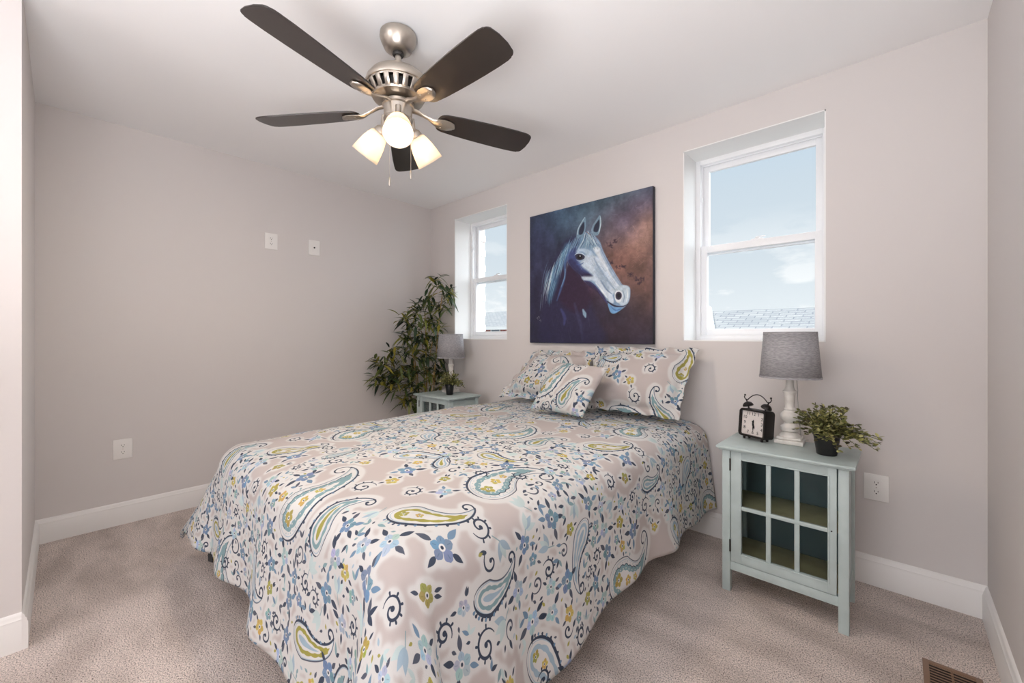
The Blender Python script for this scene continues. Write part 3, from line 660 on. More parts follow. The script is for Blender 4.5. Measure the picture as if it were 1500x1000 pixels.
BASE = [(0, 0), (.016, 0), (.016, .100), (.013, .106), (.0135, .112), (.009, .118), (.0085, .124), (.004, .132), (0, .134)]
def baseboard(name, p0, p1, inw): o = MB().extrude_profile(BASE, p0, p1, inw).build(name, M_TRIM); o['kind'] = 'structure'; return o
baseboard('baseboard_back', (0, 0, 0), (W, 0, 0), (0, -1, 0)); baseboard('baseboard_left', (0, -D, 0), (0, 0, 0), (1, 0, 0))
baseboard('baseboard_right', (W, RY, 0), (W, 0, 0), (-1, 0, 0)); baseboard('baseboard_closet', (0, -D, 0), (RX+.0155, -D, 0), (0, 1, 0))
baseboard('baseboard_closet_side', (RX, RY, 0), (RX, -D+.0005, 0), (1, 0, 0))

def window(idx, x0, x1):
    r = empty('window_%d' % idx, ((x0+x1)/2, .24, WZ0), kind='structure')
    X0, X1, Z0, Z1 = x0-(x0+x1)/2, x1-(x0+x1)/2, 0, WZ1-WZ0; zm = .575
    t = .006                             # painted returns of the opening
    MB().box(X0, X0+t, -.2395, -.04, Z0, Z1).box(X1-t, X1, -.2395, -.04, Z0, Z1).box(X0, X1, -.2395, -.04, Z1-t, Z1).box(X0, X1, -.2395, -.04, Z0, Z0+t).build('window_return', M_REVEAL, r)
    f = .034
    def ring(mb, a, b_, c, d, y0, y1, w1, w2=None, wt=None, bev=.003):
        w2 = w1 if w2 is None else w2; wt = w1 if wt is None else wt
        mb.box(a, a+w1, y0, y1, c, d, bev); mb.box(b_-w1, b_, y0, y1, c, d, bev); mb.box(a+w1-.001, b_-w1+.001, y0, y1, c, c+w2, bev); mb.box(a+w1-.001, b_-w1+.001, y0, y1, d-wt, d, bev)
    m = MB(); ring(m, X0, X1, Z0, Z1, -.04, .042, f); ring(m, X0+f, X1-f, Z0+f, Z1-f, -.012, -.006, .006, bev=0)
    m.build('window_frame', M_VINYL, r)
    a, b_ = X0+f, X1-f
    u = MB(); ring(u, a, b_, zm-.03, Z1-f, .008, .036, .036); uo = u.build('upper_sash', M_VINYL, r)
    MB().box(a+.034, b_-.034, .020, .024, zm, Z1-f-.034).build('glass_pane', M_GLASS, uo)
    l_ = MB(); ring(l_, a, b_, Z0+f, zm+.022, -.030, .004, .036, .040, .042); lo = l_.build('lower_sash', M_VINYL, r)
    MB().box(a+.034, b_-.034, -.014, -.010, Z0+f+.038, zm-.018).build('glass_pane', M_GLASS, lo)
    c = MB().box(-.032, .032, -.024, .002, zm+.022, zm+.030, .003); c.lathe([(.013, 0), (.013, .010), (.009, .013)], 16, Matrix.Translation((0, -.010, zm+.028))); c.box(-.004, .040, -.018, -.008, zm+.036, zm+.043, .002)
    c.build('sash_lock', M_VINYL, lo)
    for s_ in (a+.006, ): MB().box(s_-.002, s_+.006, -.036, -.029, Z1-.27, Z1-.24, .002).build('tilt_latch', M_VINYL, r)
    return r
for i, (a, b_) in enumerate(WINS): window(i+1, a, b_)

# ================================================================ outside
MB().box(-80, 40, .5, 90, -3.4, -3.2).build('ground', M_GROUND)['kind'] = 'structure'
def roof_plane(name, pts, mt, parent, th=.12):
    P = [Vector(p) for p in pts]; n_ = (P[1]-P[0]).cross(P[2]-P[0]).normalized()
    if n_.z < 0: n_ = -n_
    bm = bmesh.new(); A = [bm.verts.new(p) for p in P]; B = [bm.verts.new(p-n_*th) for p in P]
    bm.faces.new(A); bm.faces.new(B[::-1])
    for i in range(len(P)): j = (i+1) % len(P); bm.faces.new((A[i], B[i], B[j], A[j]))
    bmesh.ops.recalc_face_normals(bm, faces=bm.faces[:])
    uv = bm.loops.layers.uv.new('UVMap'); ex = Vector((1, 0, 0)); ey = n_.cross(ex).normalized()
    for f in bm.faces:
        for l_ in f.loops: l_[uv].uv = (l_.vert.co.dot(ex), l_.vert.co.dot(ey))
    me = bpy.data.meshes.new(name); bm.to_mesh(me); bm.free(); me.materials.append(mt); o = bpy.data.objects.new(name, me); COL.objects.link(o); o.parent = parent; return o
def house(x0, x1, ye, yr, ze, zr, label, wins, skew=0, group=None):
    r = empty('row_house', ((x0+x1)/2, yr, -3.2), 0, label, 'house'); o = Vector(((x0+x1)/2, yr, -3.2)); q = lambda *p: Vector(p)-o
    yb = 2*yr-ye
    b = MB(); s_ = b.bm
    A = [q(x0+skew, ye+.3, -3.2), q(x1, ye+.3, -3.2), q(x1, yb-.3, -3.2), q(x0+skew, yb-.3, -3.2)]
    Bv = [Vector((p.x, p.y, q(0, 0, ze).z)) for p in A]; R0, R1 = q(x0+skew, yr, zr-.16), q(x1, yr, zr-.16)
    vs = [s_.verts.new(p) for p in A+Bv+[R0, R1]]
    for f in ((0, 1, 5, 4), (2, 3, 7, 6), (1, 2, 6, 9, 5), (3, 0, 4, 8, 7), (0, 3, 2, 1)): s_.faces.new([vs[i] for i in f])
    b.build('brick_wall', M_REDBRICK, r)
    roof_plane('roof', [q(x0+skew, ye, ze), q(x1, ye, ze), q(x1, yr, zr), q(x0, yr, zr)], M_SHINGLE, r)
    roof_plane('roof', [q(x0+skew, yb, ze), q(x1, yb, ze), q(x1, yr, zr), q(x0, yr, zr)], M_SHINGLE, r)
    MB().box(q(x0+skew, 0, 0).x, q(x1, 0, 0).x, q(0, ye-.08, 0).y, q(0, ye+.06, 0).y, q(0, 0, ze-.30).z, q(0, 0, ze-.02).z).build('gutter', M_EXTTRIM, r)
    for wx, wz, ww, wh in wins:
        c = q(wx, ye+.3, wz); f = MB()
        for (a0, a1, b0, b1) in ((-ww/2, -ww/2+.1, 0, wh), (ww/2-.1, ww/2, 0, wh), (-ww/2, ww/2, 0, .1), (-ww/2, ww/2, wh-.1, wh), (-ww/2, ww/2, wh/2-.05, wh/2+.05)): f.box(c.x+a0, c.x+a1, c.y-.06, c.y+.02, c.z+b0, c.z+b1)
        fo = f.build('window_frame', M_EXTTRIM, r); MB().box(c.x-ww/2+.05, c.x+ww/2-.05, c.y-.02, c.y+.01, c.z+.05, c.z+wh-.05).build('pane', mat('house_glass', (150, 160, 170), .2), fo)
    return r
house(-34, -17, 22.2, 26, 2.0, 3.5, 'red brick row house with white window and pale shingle roof seen through the left window', [(-24.2, .35, 1.15, 1.55), (-21.6, .35, 1.15, 1.55), (-27.2, .35, 1.15, 1.55), (-24.2, -2.4, 1.15, 1.6)])
hs = house(-1.75, 12, 9.6, 14, .25, 2.08, 'grey shingled roof of the house across the street in the right window', [(3, -2.2, 1.1, 1.5), (6, -2.2, 1.1, 1.5)], skew=1.6)
b = MB(); b.tube([(-1.75, 14, 2.2), (-.15, 9.6, .36)], .11, 6); pw = b.build('rake_board', M_EXTTRIM, hs); pw.location = -Vector(hs.location)

# ================================================================ bed, comforter, pillows
BX0, BX1, BY0 = 1.14, 2.66, -2.05
bed = empty('bed', ((BX0+BX1)/2, (BY0-.04)/2, 0), 0, 'queen bed base and mattress hidden under the paisley comforter', 'bed')
cx_, cy_ = (BX0+BX1)/2, (BY0-.04)/2; hw, hl = .735, .97
MB().box(-hw, hw, -hl, hl, .42, .635, .06, 4).build('mattress', M_MATT, bed)
MB().box(-hw+.01, hw-.01, -hl+.01, hl-.01, .22, .418, .02, 2).build('box_spring', M_MATT, bed)
MB().box(-hw+.02, -hw+.06, -hl+.02, hl-.02, .18, .218).box(hw-.06, hw-.02, -hl+.02, hl-.02, .18, .218).box(-hw+.062, hw-.062, -.02, .02, .18, .218).build('bed_frame', M_BEDF, bed)
for sx in (-1, 1):
    for sy in (-1, 1): MB().lathe([(.016, 0), (.02, .02), (.02, .178)], 12, Matrix.Translation((sx*(hw-.04), sy*(hl-.25), 0))).build('leg', M_BEDF, bed)

def hash2(i, j, s=0): return (math.sin(i*12.9898+j*78.233+s*37.719)*43758.5453) % 1
def noise2(x, y, s=0):
    i, j = math.floor(x), math.floor(y); u, v = x-i, y-j; u = u*u*(3-2*u); v = v*v*(3-2*v)
    a = hash2(i, j, s)*(1-u)+hash2(i+1, j, s)*u; b = hash2(i, j+1, s)*(1-u)+hash2(i+1, j+1, s)*u
    return a*(1-v)+b*v-.5
RAD = .11; ZT = .668
IX0, IX1, IY0 = BX0+.085, BX1-.085, BY0+.085      # flat part of the top
OV = .535                                           # cloth that goes over the edge
def comforter_point(s, t):
    """s, t: cloth metres, s along x, t along y"""
    x = min(max(s, IX0), IX1); y = max(t, IY0)
    ox = s-x; oy = t-y; a, b = abs(ox), abs(oy); L = (a**4+b**4)**.25
    if ox > 0: u_ = min(1, max(0, (-1.15-t)/.75)); L *= 1+.17*u_*u_*(3-2*u_)
    cw = math.sin(min(2*math.atan2(b, a), PI)) if L > 1e-6 else 0
    if L < 1e-6:
        edge = min(s-IX0, IX1-s, t-IY0)
        z = ZT-.020*math.exp(-edge/.09)
        z += .016*noise2(s*3.1, t*3.1)+.009*noise2(s*8, t*7, 3)
        z += .011*math.exp(-((s-1.55)*.55+(t+1.78)*.83)**2/.0009)*math.exp(-((s-1.5)**2+(t+1.75)**2)/.03)   # a crease near the foot
        return Vector((x, y, z))
    dx, dy = ox/math.hypot(ox, oy), oy/math.hypot(ox, oy)
    phi = math.radians(6+(27 if ox < 0 else 25)*cw**(.9 if ox < 0 else 1.3))
    arc = RAD*(PI/2-phi)
    if L < arc: th = L/RAD; out = RAD*math.sin(th); dn = RAD*(1-math.cos(th))
    else:
        th = PI/2-phi; out = RAD*math.sin(th)+(L-arc)*math.sin(phi); dn = RAD*(1-math.cos(th))+(L-arc)*math.cos(phi)
    f = min(1, L/OV)                               # folds widen towards the hem
    q = (t if a >= b else s)
    rip = .018*math.sin(q*9.5+1.2)+.013*math.sin(q*17+.6+2*noise2(q*2, 1, 5))+.02*noise2(q*4, 7, 2)
    if ox < 0: rip *= 1-.7*cw
    if cw > .05 and ox > 0: rip += .022*math.sin(math.atan2(b, a)*10)*min(1, cw*2)
    out += rip*f**1.6
    dn += .012*noise2(s*4, t*4, 8)*f
    x += dx*out; y += dy*out
    if cw > 0 and ox < 0 and oy < 0: x -= .07*cw*f; y += .08*cw*f
    if ox > 0: u_ = min(1, max(0, (-1.3-t)/.7)); x += .05*u_*u_*(3-2*u_)*f*f; y += .02*cw*f*f*(oy < 0)
    z = ZT-.020-dn+.016*noise2(s*3.1, t*3.1)*(1-f)+.009*noise2(s*8, t*7, 3)
    return Vector((x, y, z))
def cloth_grid(nx, ny, s0, s1, t0, t1, fn, uvf):
    bm = bmesh.new(); uv = bm.loops.layers.uv.new('UVMap'); V = []; U = []
    for j in range(ny):
        row = []; ur = []
        for i in range(nx):
            s = s0+(s1-s0)*i/(nx-1); t = t0+(t1-t0)*j/(ny-1); row.append(bm.verts.new(fn(s, t))); ur.append(uvf(s, t))
        V.append(row); U.append(ur)
    for j in range(ny-1):
        for i in range(nx-1):
            f = bm.faces.new((V[j][i], V[j][i+1], V[j+1][i+1], V[j+1][i])); f.smooth = True
            for l_, (a, b) in zip(f.loops, ((i, j), (i+1, j), (i+1, j+1), (i, j+1))): l_[uv].uv = U[b][a]
    return bm
TS = .98
def hem(s, t):                                      # the hem is not a perfect rectangle
    return comforter_point(s, t)
bm = cloth_grid(190, 190, IX0-OV, IX1+OV, IY0-OV, -.03, hem, lambda s, t: ((s+.10)/TS, (t+.30)/TS))
me = bpy.data.meshes.new('comforter'); bm.to_mesh(me); bm.free(); me.materials.append(M_CLOTH)
comf = bpy.data.objects.new('comforter', me); COL.objects.link(comf)
md = comf.modifiers.new('thickness', 'SOLIDIFY'); md.thickness = .014; md.offset = -1
tag(comf, 'blue and cream paisley comforter draped over the bed', 'comforter')
tp = comforter_point(1.27, IY0-OV+.004)
MB().box(-.016, .016, -.002, .002, -.030, .004, .001, 1).build('care_tag', M_TAG, comf, loc=tuple(tp+Vector((0, -.004, 0)))).rotation_euler.z = .35

def pillow(name, label, corners, T, flange, uvo, group, uvs=TS, rot=0., n=46, seed=1, cat='pillow'):
    """corners BL, BR, TR, TL of the cushion's centre plane"""
    BL, BR, TR, TL = [Vector(c) for c in corners]; o = (BL+BR)/2
    wd = ((BR-BL).length+(TR-TL).length)/2; ht = ((TL-BL).length+(TR-BR).length)/2
    nrm = ((BR-BL).cross(TL-BL)).normalized()
    if nrm.y > 0: nrm = -nrm
    fu, fv = flange/wd*2, flange/ht*2
    def P(u, v, side):
        pu = u*(1-.055*(1-v*v)**1.0*abs(u)**3); pv = v*(1-.06*(1-u*u)**1.0*abs(v)**3)
        a, b = (pu+1)/2, (pv+1)/2
        c = (BL*(1-a)+BR*a)*(1-b)+(TL*(1-a)+TR*a)*b
        iu, iv = min(1, abs(u)/(1-fu)), min(1, abs(v)/(1-fv))
        h = T*(max(0, 1-iu**2.2)*max(0, 1-iv**2.2))**.52
        h *= 1+.18*noise2(u*2.3+seed, v*2.3, seed)
        wr = .010*noise2(u*7+seed, v*7, seed+4)*(1-abs(u)**6)+.006*noise2(u*15, v*15, seed+6)
        e = .5*.0045
        fl = .012*math.sin(u*17+v*13+seed)*max(0, max(abs(u)-(1-fu), abs(v)-(1-fv)))/max(fu, .02) if flange else 0
        droop = -.025*abs(u)**4*max(0, v)*ht
        return c+nrm*((h+wr*(h > .004))*(1 if side > 0 else -.7)+(e if side > 0 else -e)+fl)+Vector((0, 0, droop))-o
    bm = bmesh.new(); uv = bm.loops.layers.uv.new('UVMap'); G = {}
    cr_, sr_ = math.cos(rot), math.sin(rot)
    def uvp(u, v): X, Y = u*wd/2, v*ht/2; return ((X*cr_-Y*sr_)/uvs+uvo[0], (X*sr_+Y*cr_)/uvs+uvo[1])
    warp = lambda k: math.sin((k/(n-1)*2-1)*PI/2*.92)/math.sin(PI/2*.92)
    for sd in (1, -1):
        for j in range(n):
            for i in range(n):
                if sd < 0 and (i in (0, n-1) or j in (0, n-1)): G[sd, i, j] = G[1, i, j]; continue
                G[sd, i, j] = bm.verts.new(P(warp(i), warp(j), sd))
        for j in range(n-1):
            for i in range(n-1):
                q = [(i, j), (i+1, j), (i+1, j+1), (i, j+1)]
                if sd < 0: q = q[::-1]
                f = bm.faces.new([G[sd, a, b] for a, b in q]); f.smooth = True
                for l_, (a, b) in zip(f.loops, q): l_[uv].uv = uvp(warp(a), warp(b))
    me = bpy.data.meshes.new(name); bm.to_mesh(me); bm.free(); me.materials.append(M_CLOTH)
    ob = bpy.data.objects.new(name, me); COL.objects.link(ob); ob.location = o
    return tag(ob, label, cat, group)
pillow('pillow', 'large paisley pillow sham leaning against the wall on the left, behind the small cushion', [(1.25, -.30, .690), (1.96, -.26, .690), (1.99, -.10, 1.05), (1.46, -.10, 1.05)], .098, .045, (.10, .30), 'paisley pillow shams', rot=.15, seed=2)
pillow('pillow', 'large paisley pillow sham on the right, upright below the edge of the horse painting', [(1.99, -.30, .690), (2.62, -.28, .688), (2.665, -.10, 1.085), (1.99, -.10, 1.085)], .098, .045, (.40, .52), 'paisley pillow shams', rot=-.75, seed=5)
pillow('throw_pillow', 'small square paisley throw pillow leaning in front of the two shams', [(1.80, -.56, .695), (2.19, -.57, .690), (2.26, -.41, .970), (1.86, -.37, .985)], .062, 0, (.36, .25), None, rot=.35, seed=9)

# ================================================================ the horse canvas on the wall
px0, px1, pz0, pz1, pt = 1.351, 2.3636, 1.097, 2.0932, .034
pa = empty('canvas_painting', ((px0+px1)/2, -.004, pz0), 0, 'square oil painting of a pale horse head on a dark blue and brown ground', 'painting')
hw_ = (px1-px0)/2
MB().box(-hw_, hw_, -pt+.002, 0, 0, pz1-pz0, .003, 2).build('canvas_edge', M_CANV, pa)
bm = bmesh.new(); uv = bm.loops.layers.uv.new('UVMap')
vs = [bm.verts.new(p) for p in ((-hw_+.002, -pt, .002), (hw_-.002, -pt, .002), (hw_-.002, -pt, pz1-pz0-.002), (-hw_+.002, -pt, pz1-pz0-.002))]
vb = [bm.verts.new(v.co+Vector((0, .0015, 0))) for v in vs]
f = bm.faces.new(vs); bm.faces.new(vb[::-1])
for i in range(4): bm.faces.new((vs[i], vb[i], vb[(i+1) % 4], vs[(i+1) % 4]))
for ff in bm.faces:
    for l_ in ff.loops: l_[uv].uv = ((l_.vert.co.x+hw_)/(2*hw_), l_.vert.co.z/(pz1-pz0))
me = bpy.data.meshes.new('painted_canvas'); bm.to_mesh(me); bm.free(); me.materials.append(M_HORSE); o = bpy.data.objects.new('painted_canvas', me); COL.objects.link(o); o.parent = pa

# ================================================================ ceiling fan
FX, FY = 1.925, -1.58
fan = empty('ceiling_fan', (FX, FY, H), 0, 'brushed nickel ceiling fan with five dark blades and three lit glass shades', 'ceiling fan')
Z = lambda z: z-H
MB().lathe([(.060, Z(H)), (.075, Z(2.432)), (.076, Z(2.415)), (.071, Z(2.40)), (.058, Z(2.372)), (.038, Z(2.358)), (.028, Z(2.356))], 40).build('canopy', M_NICKEL, fan)
MB().lathe([(.022, Z(2.358)), (.024, Z(2.348)), (.020, Z(2.342))], 20).build('hanger_ball', M_DARK, fan)
MB().lathe([(.0135, Z(2.36)), (.0135, Z(2.27))], 20).build('downrod', M_NICKEL, fan)
hb = MB().lathe([(.026, Z(2.292)), (.028, Z(2.282)), (.055, Z(2.279)), (.085, Z(2.270)), (.112, Z(2.252)), (.130, Z(2.228)), (.134, Z(2.210)), (.131, Z(2.204)), (.126, Z(2.203)), (.124, Z(2.198))], 56, cap1=False)
for k in range(20):                       # the vented band: sloping ribs between two rings
    a = 2*PI*k/20; m = Matrix.Rotation(a, 4, 'Z')
    P0, P1 = Vector((.124, 0, Z(2.199))), Vector((.104, 0, Z(2.163)))
    mid = (P0+P1)/2; d = (P1-P0); R_ = Matrix.Rotation(math.atan2(-d.x, -d.z), 4, 'Y')
    hb.box(-.004, .004, -.0105, .0105, -d.length/2-.002, d.length/2+.002, .001, 1, M=m @ Matrix.Translation(mid) @ R_)
hb.lathe([(.104, Z(2.167)), (.108, Z(2.163)), (.104, Z(2.155)), (.080, Z(2.150)), (.060, Z(2.149))], 56, cap0=False, cap1=True)
hb.build('motor_housing', M_NICKEL, fan, ang=50)
MB().lathe([(.100, Z(2.202)), (.090, Z(2.162))], 40).build('motor', M_DARK, fan)
MB().lathe([(.050, Z(2.150)), (.066, Z(2.138)), (.0665, Z(2.126)), (.060, Z(2.122)), (.058, Z(2.075)), (.062, Z(2.070)), (.055, Z(2.056)), (.030, Z(2.044)), (.012, Z(2.040))], 40).build('switch_housing', M_NICKEL, fan)
def blade_outline():
    r0, r1, w0, w1 = .172, .637, .054, .072
    def fil(cx, cy, r, a0, a1, n=6): return [(cx+r*math.cos(math.radians(a0+(a1-a0)*i/n)), cy+r*math.sin(math.radians(a0+(a1-a0)*i/n))) for i in range(n+1)]
    up = fil(r0+.034, w0-.034, .034, 180, 90)+[(r0+(r1-r0)*t, w0+(w1-w0)*math.sin(t*1.25*PI/2)) for t in (.2, .35, .5, .65, .8, .9)]+fil(r1-.030, w1-.030, .024, 90, 22)+[(r1-.001, .020)]
    return up+[(x, -y) for x, y in up[::-1]]
blade0 = None
for k, deg in enumerate((-73, -1, 71, 143, 215)):
    if k == 0:
        b = MB(); b.prism(blade_outline(), -.003, .003)
        es = [e for e in b.bm.edges if abs(e.verts[0].co.z-e.verts[1].co.z) < 1e-5]
        bmesh.ops.bevel(b.bm, geom=es, offset=.0015, segments=2, affect='EDGES')
        blade0 = b.build('blade', M_BLADE, fan)
        ir = MB(); n_ = 12; cur = []                       # the bracket: slim curved arm, then a leaf shaped paddle under the blade
        prof = [(.058, .016, .024), (.085, .014, .022), (.11, .010, .013), (.135, .010, .004), (.155, .016, -.006), (.175, .026, -.0085), (.20, .033, -.0085), (.225, .031, -.0085), (.245, .020, -.0085), (.253, .006, -.0085)]
        T_, B_ = [], []
        for x, hwid, zc in prof:
            T_.append([ir.bm.verts.new((x, q*hwid, zc+.0045*(1-.6*abs(q)))) for q in (-1, -.5, 0, .5, 1)])
            B_.append([ir.bm.verts.new((x, q*hwid, zc-.006*(1-q*q)-.001)) for q in (-1, -.5, 0, .5, 1)])
        for L_ in (T_, B_):
            for a, c in zip(L_, L_[1:]):
                for i in range(4): ir.bm.faces.new((a[i], a[i+1], c[i+1], c[i]))
        for a, c, e_, g in zip(T_, T_[1:], B_, B_[1:]): ir.bm.faces.new((a[0], c[0], g[0], e_[0])); ir.bm.faces.new((a[4], c[4], g[4], e_[4]))
        for L1, L2 in ((T_[0], B_[0]), (T_[-1], B_[-1])):
            for i in range(4): ir.bm.faces.new((L1[i], L1[i+1], L2[i+1], L2[i]))
        for sx, sy in ((.19, -.014), (.19, .014), (.228, 0)): ir.sphere((sx, sy, -.0145), .0042, (1, 1, .5), 10, 6)
        ir.build('blade_bracket', M_NICKEL, blade0, ang=60)
        bl = blade0
    else: bl = copy_tree(blade0, fan)
    bl.matrix_local = Matrix.Translation((0, 0, Z(2.105))) @ Matrix.Rotation(math.radians(deg), 4, 'Z') @ Matrix.Rotation(math.radians(-12), 4, 'X')
for k, deg in enumerate((-32, 88, 208)):
    a = math.radians(deg); tilt = math.radians(40)
    m = Matrix.Rotation(a, 4, 'Z') @ Matrix.Translation((.072, 0, Z(2.046))) @ Matrix.Rotation(PI-tilt, 4, 'Y')     # local +z runs out of the holder
    if k == 0:
        hA = MB().tube([(-.028, 0, -.044), (-.02, 0, -.03), (-.006, 0, -.012), (0, 0, .0)], [.012, .012, .013, .018], 14).lathe([(.018, -.002), (.026, .006), (.029, .020), (.029, .034), (.024, .036)], 28)
        hA = hA.build('lamp_holder', M_NICKEL, fan)
        pr_ = [(.026, .022), (.034, .030), (.042, .048), (.049, .072), (.054, .098), (.058, .126), (.060, .142)]
        sm = MB().lathe(pr_, 40, cap0=False, cap1=False); sh = sm.build('glass_shade', M_SHADE, hA)
        md = sh.modifiers.new('thickness', 'SOLIDIFY'); md.thickness = .0028; md.offset = -1
        MB().lathe([(.012, .036), (.013, .052), (.022, .074), (.026, .090), (.024, .106), (.014, .117), (.004, .120)], 20).build('bulb', M_BULB, hA)
        h = hA
    else: h = copy_tree(hA, fan)
    h.matrix_local = m
for (ax, ay, zb) in ((.018, -.052, 1.808), (.062, .022, 1.845)):
    p = MB().tube([(ax, ay, Z(2.075)), (ax, ay, Z(zb))], .0011, 6)
    pc = p.build('pull_chain', M_NICKEL, fan)
    MB().lathe([(.002, 0), (.0042, -.005), (.0042, -.030), (.0025, -.036)], 12, Matrix.Translation((ax, ay, Z(zb)))).build('pull_fob', M_NICKEL, pc)

# ================================================================ nightstands
def nightstand():
    r = empty('nightstand', (3.1275, -.36, 0))
    q = lambda x0, x1, y0, y1, z0, z1, bev=.0015: (x0-3.1275, x1-3.1275, y0+.36, y1+.36, z0, z1, bev, 2)
    B = lambda *a, **k: MB().box(*q(*a, **k))
    XL, XR, YF, YB = 2.902, 3.353, -.510, -.205
    t = MB(); t.box(*q(XL-.020, XR+.022, YF-.026, YB+.014, .643, .656, .004)); t.box(*q(XL-.012, XR+.014, YF-.016, YB+.008, .636, .6435, .003)); t.build('top', M_STAND, r)
    for x0, x1, y0, y1 in ((XL, XL+.033, YF, YF+.033), (XR-.033, XR, YF, YF+.033), (XL, XL+.033, YB-.033, YB), (XR-.033, XR, YB-.033, YB)):
        B(x0, x1, y0, y1, 0, .636).build('leg', M_STAND, r)
    for x0, x1 in ((XL+.010, XL+.018), (XR-.018, XR-.010)):
        s_ = B(x0, x1, YF+.033, YB-.033, .10, .636); s_.box(*q(x0-.004, x1+.004, YF+.033, YB-.033, .10, .14)); s_.box(*q(x0-.004, x1+.004, YF+.033, YB-.033, .60, .636)); s_.build('side_panel', M_STAND, r)
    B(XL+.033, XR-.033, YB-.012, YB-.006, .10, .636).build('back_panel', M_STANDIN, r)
    B(XL+.033, XR-.033, YF+.004, YF+.024, .098, .136).build('bottom_rail', M_STAND, r)
    B(XL+.019, XR-.019, YF+.034, YB-.034, .136, .148).build('bottom_shelf', M_SHELF, r)
    B(XL+.019, XR-.019, YF+.036, YB-.034, .370, .382).build('shelf', M_SHELF, r)
    dx0, dx1, dz0, dz1 = XL+.0355, XR-.0375, .1385, .6345; y0, y1 = YF+.001, YF+.019
    gx0, gx1, gz0, gz1 = 2.980, 3.287, .182, .598
    d = B(dx0, gx0, y0, y1, dz0, dz1); d.box(*q(gx1, dx1, y0, y1, dz0, dz1)); d.box(*q(gx0-.001, gx1+.001, y0, y1, dz0, gz0)); d.box(*q(gx0-.001, gx1+.001, y0, y1, gz1, dz1))
    for a0, a1, b0, b1 in ((gx0-.006, gx0, gz0-.006, gz1+.006), (gx1, gx1+.006, gz0-.006, gz1+.006), (gx0, gx1, gz0-.006, gz0), (gx0, gx1, gz1, gz1+.006)): d.box(*q(a0, a1, y0-.003, y0+.002, b0, b1))
    door = d.build('door', M_STAND, r)
    mu = MB()
    for xm in (3.084, 3.186): mu.box(*q(xm-.009, xm+.009, y0+.001, y1-.004, gz0, gz1))
    mu.box(*q(gx0, gx1, y0+.0005, y1-.0045, .377, .393)); mu.build('glazing_bars', M_STAND, door)
    B(gx0-.004, gx1+.004, y1-.0035, y1-.001, gz0-.004, gz1+.004, bev=0).build('glass_pane', M_CABGLASS, door)
    MB().lathe([(.0028, 0), (.0028, .003)], 12, Matrix.Translation((3.2995-3.1275, y0+.36+.0005, .386)) @ Matrix.Rotation(PI/2, 4, 'X')).build('knob_hole', M_DARK, door)
    for z in (.572, .208):
        h = B(dx0-.005, dx0+.001, y0-.003, y0+.006, z-.026, z+.026); h.lathe([(.0032, -.027), (.0032, .027)], 10, Matrix.Translation((dx0-.0025-3.1275, y0-.002+.36, z))); h.build('hinge', M_HINGE, door)
    return r
ns = nightstand(); tag(ns, 'pale blue nightstand with six-pane glass door under the right window', 'nightstand', 'pale blue nightstands on either side of the bed')
n2 = copy_tree(ns); n2.location = (3.1275-2.46, -.36+.038, 0); tag(n2, 'pale blue nightstand mostly hidden behind the left side of the bed')

# ================================================================ table lamps
def lamp():
    r = empty('table_lamp', (0, 0, 0))
    b = MB().box(-.056, .056, -.056, .056, 0, .018, .002).box(-.048, .048, -.048, .048, .018, .030, .004)
    b.lathe([(.044, .028), (.043, .036), (.030, .048), (.028, .052), (.037, .058), (.038, .072), (.034, .078), (.024, .086), (.022, .092), (.026, .098), (.037, .110), (.040, .122), (.037, .134), (.027, .144), (.022, .150), (.024, .156),
             (.018, .162), (.019, .180), (.022, .215), (.023, .228), (.027, .232), (.028, .240), (.021, .246), (.018, .252), (.016, .262), (.015, .300), (.010, .306)], 32)
    b.build('lamp_base', M_LAMPW, r, ang=50)
    s_ = MB().lathe([(.122, .300), (.105, .512)], 48, cap0=False, cap1=False).build('lamp_shade', M_LINEN, r)
    md = s_.modifiers.new('thickness', 'SOLIDIFY'); md.thickness = .002; md.offset = -1
    for pr2 in ([(.1235, .300), (.1225, .309)], [(.1065, .500), (.1058, .5125)]): MB().lathe(pr2, 48, cap0=False, cap1=False).build('shade_binding', M_LINEN, s_)
    sp = MB()
    for k in range(3): a = 2*PI*k/3; sp.tube([(.012*math.cos(a), .012*math.sin(a), .48), (.104*math.cos(a), .104*math.sin(a), .500)], .0016, 6)
    sp.lathe([(.014, .478), (.014, .482)], 16); sp.tube([(0, 0, .306), (0, 0, .478)], .005, 8); sp.lathe([(.003, .482), (.008, .490), (.008, .498), (.003, .506)], 12); sp.build('shade_spider', M_NICKEL, s_)
    MB().lathe([(.012, .31), (.016, .345), (.029, .385), (.030, .405), (.020, .43), (.004, .438)], 18).build('bulb', M_PLATE, r)
    MB().tube([(-.004, .050, .30), (-.002, .052, .27), (.002, .05, .24), (.0, .052, .20), (.004, .056, .15), (.006, .062, .08), (.006, .066, .012), (.010, .080, .004), (.012, .110, .004)], .0022, 8).build('cord', M_CORD, r)
    return r
lp = lamp(); lp.location = (3.122, -.262, .6565); lp.rotation_euler.z = .05; tag(lp, 'table lamp with grey linen shade and white turned base beside the alarm clock', 'lamp', 'table lamps on the nightstands')
l2 = copy_tree(lp); l2.location = (.585, -.214, .6565); l2.scale = (1, 1, 1); tag(l2, 'table lamp with grey linen shade on the left nightstand beside the bamboo', 'lamp')
for ob, p in ((lp, None), (l2, None)):
    for c in ob.children:
        if c.name.startswith('cord') : c.rotation_euler.z = -.5 if ob is lp else .2

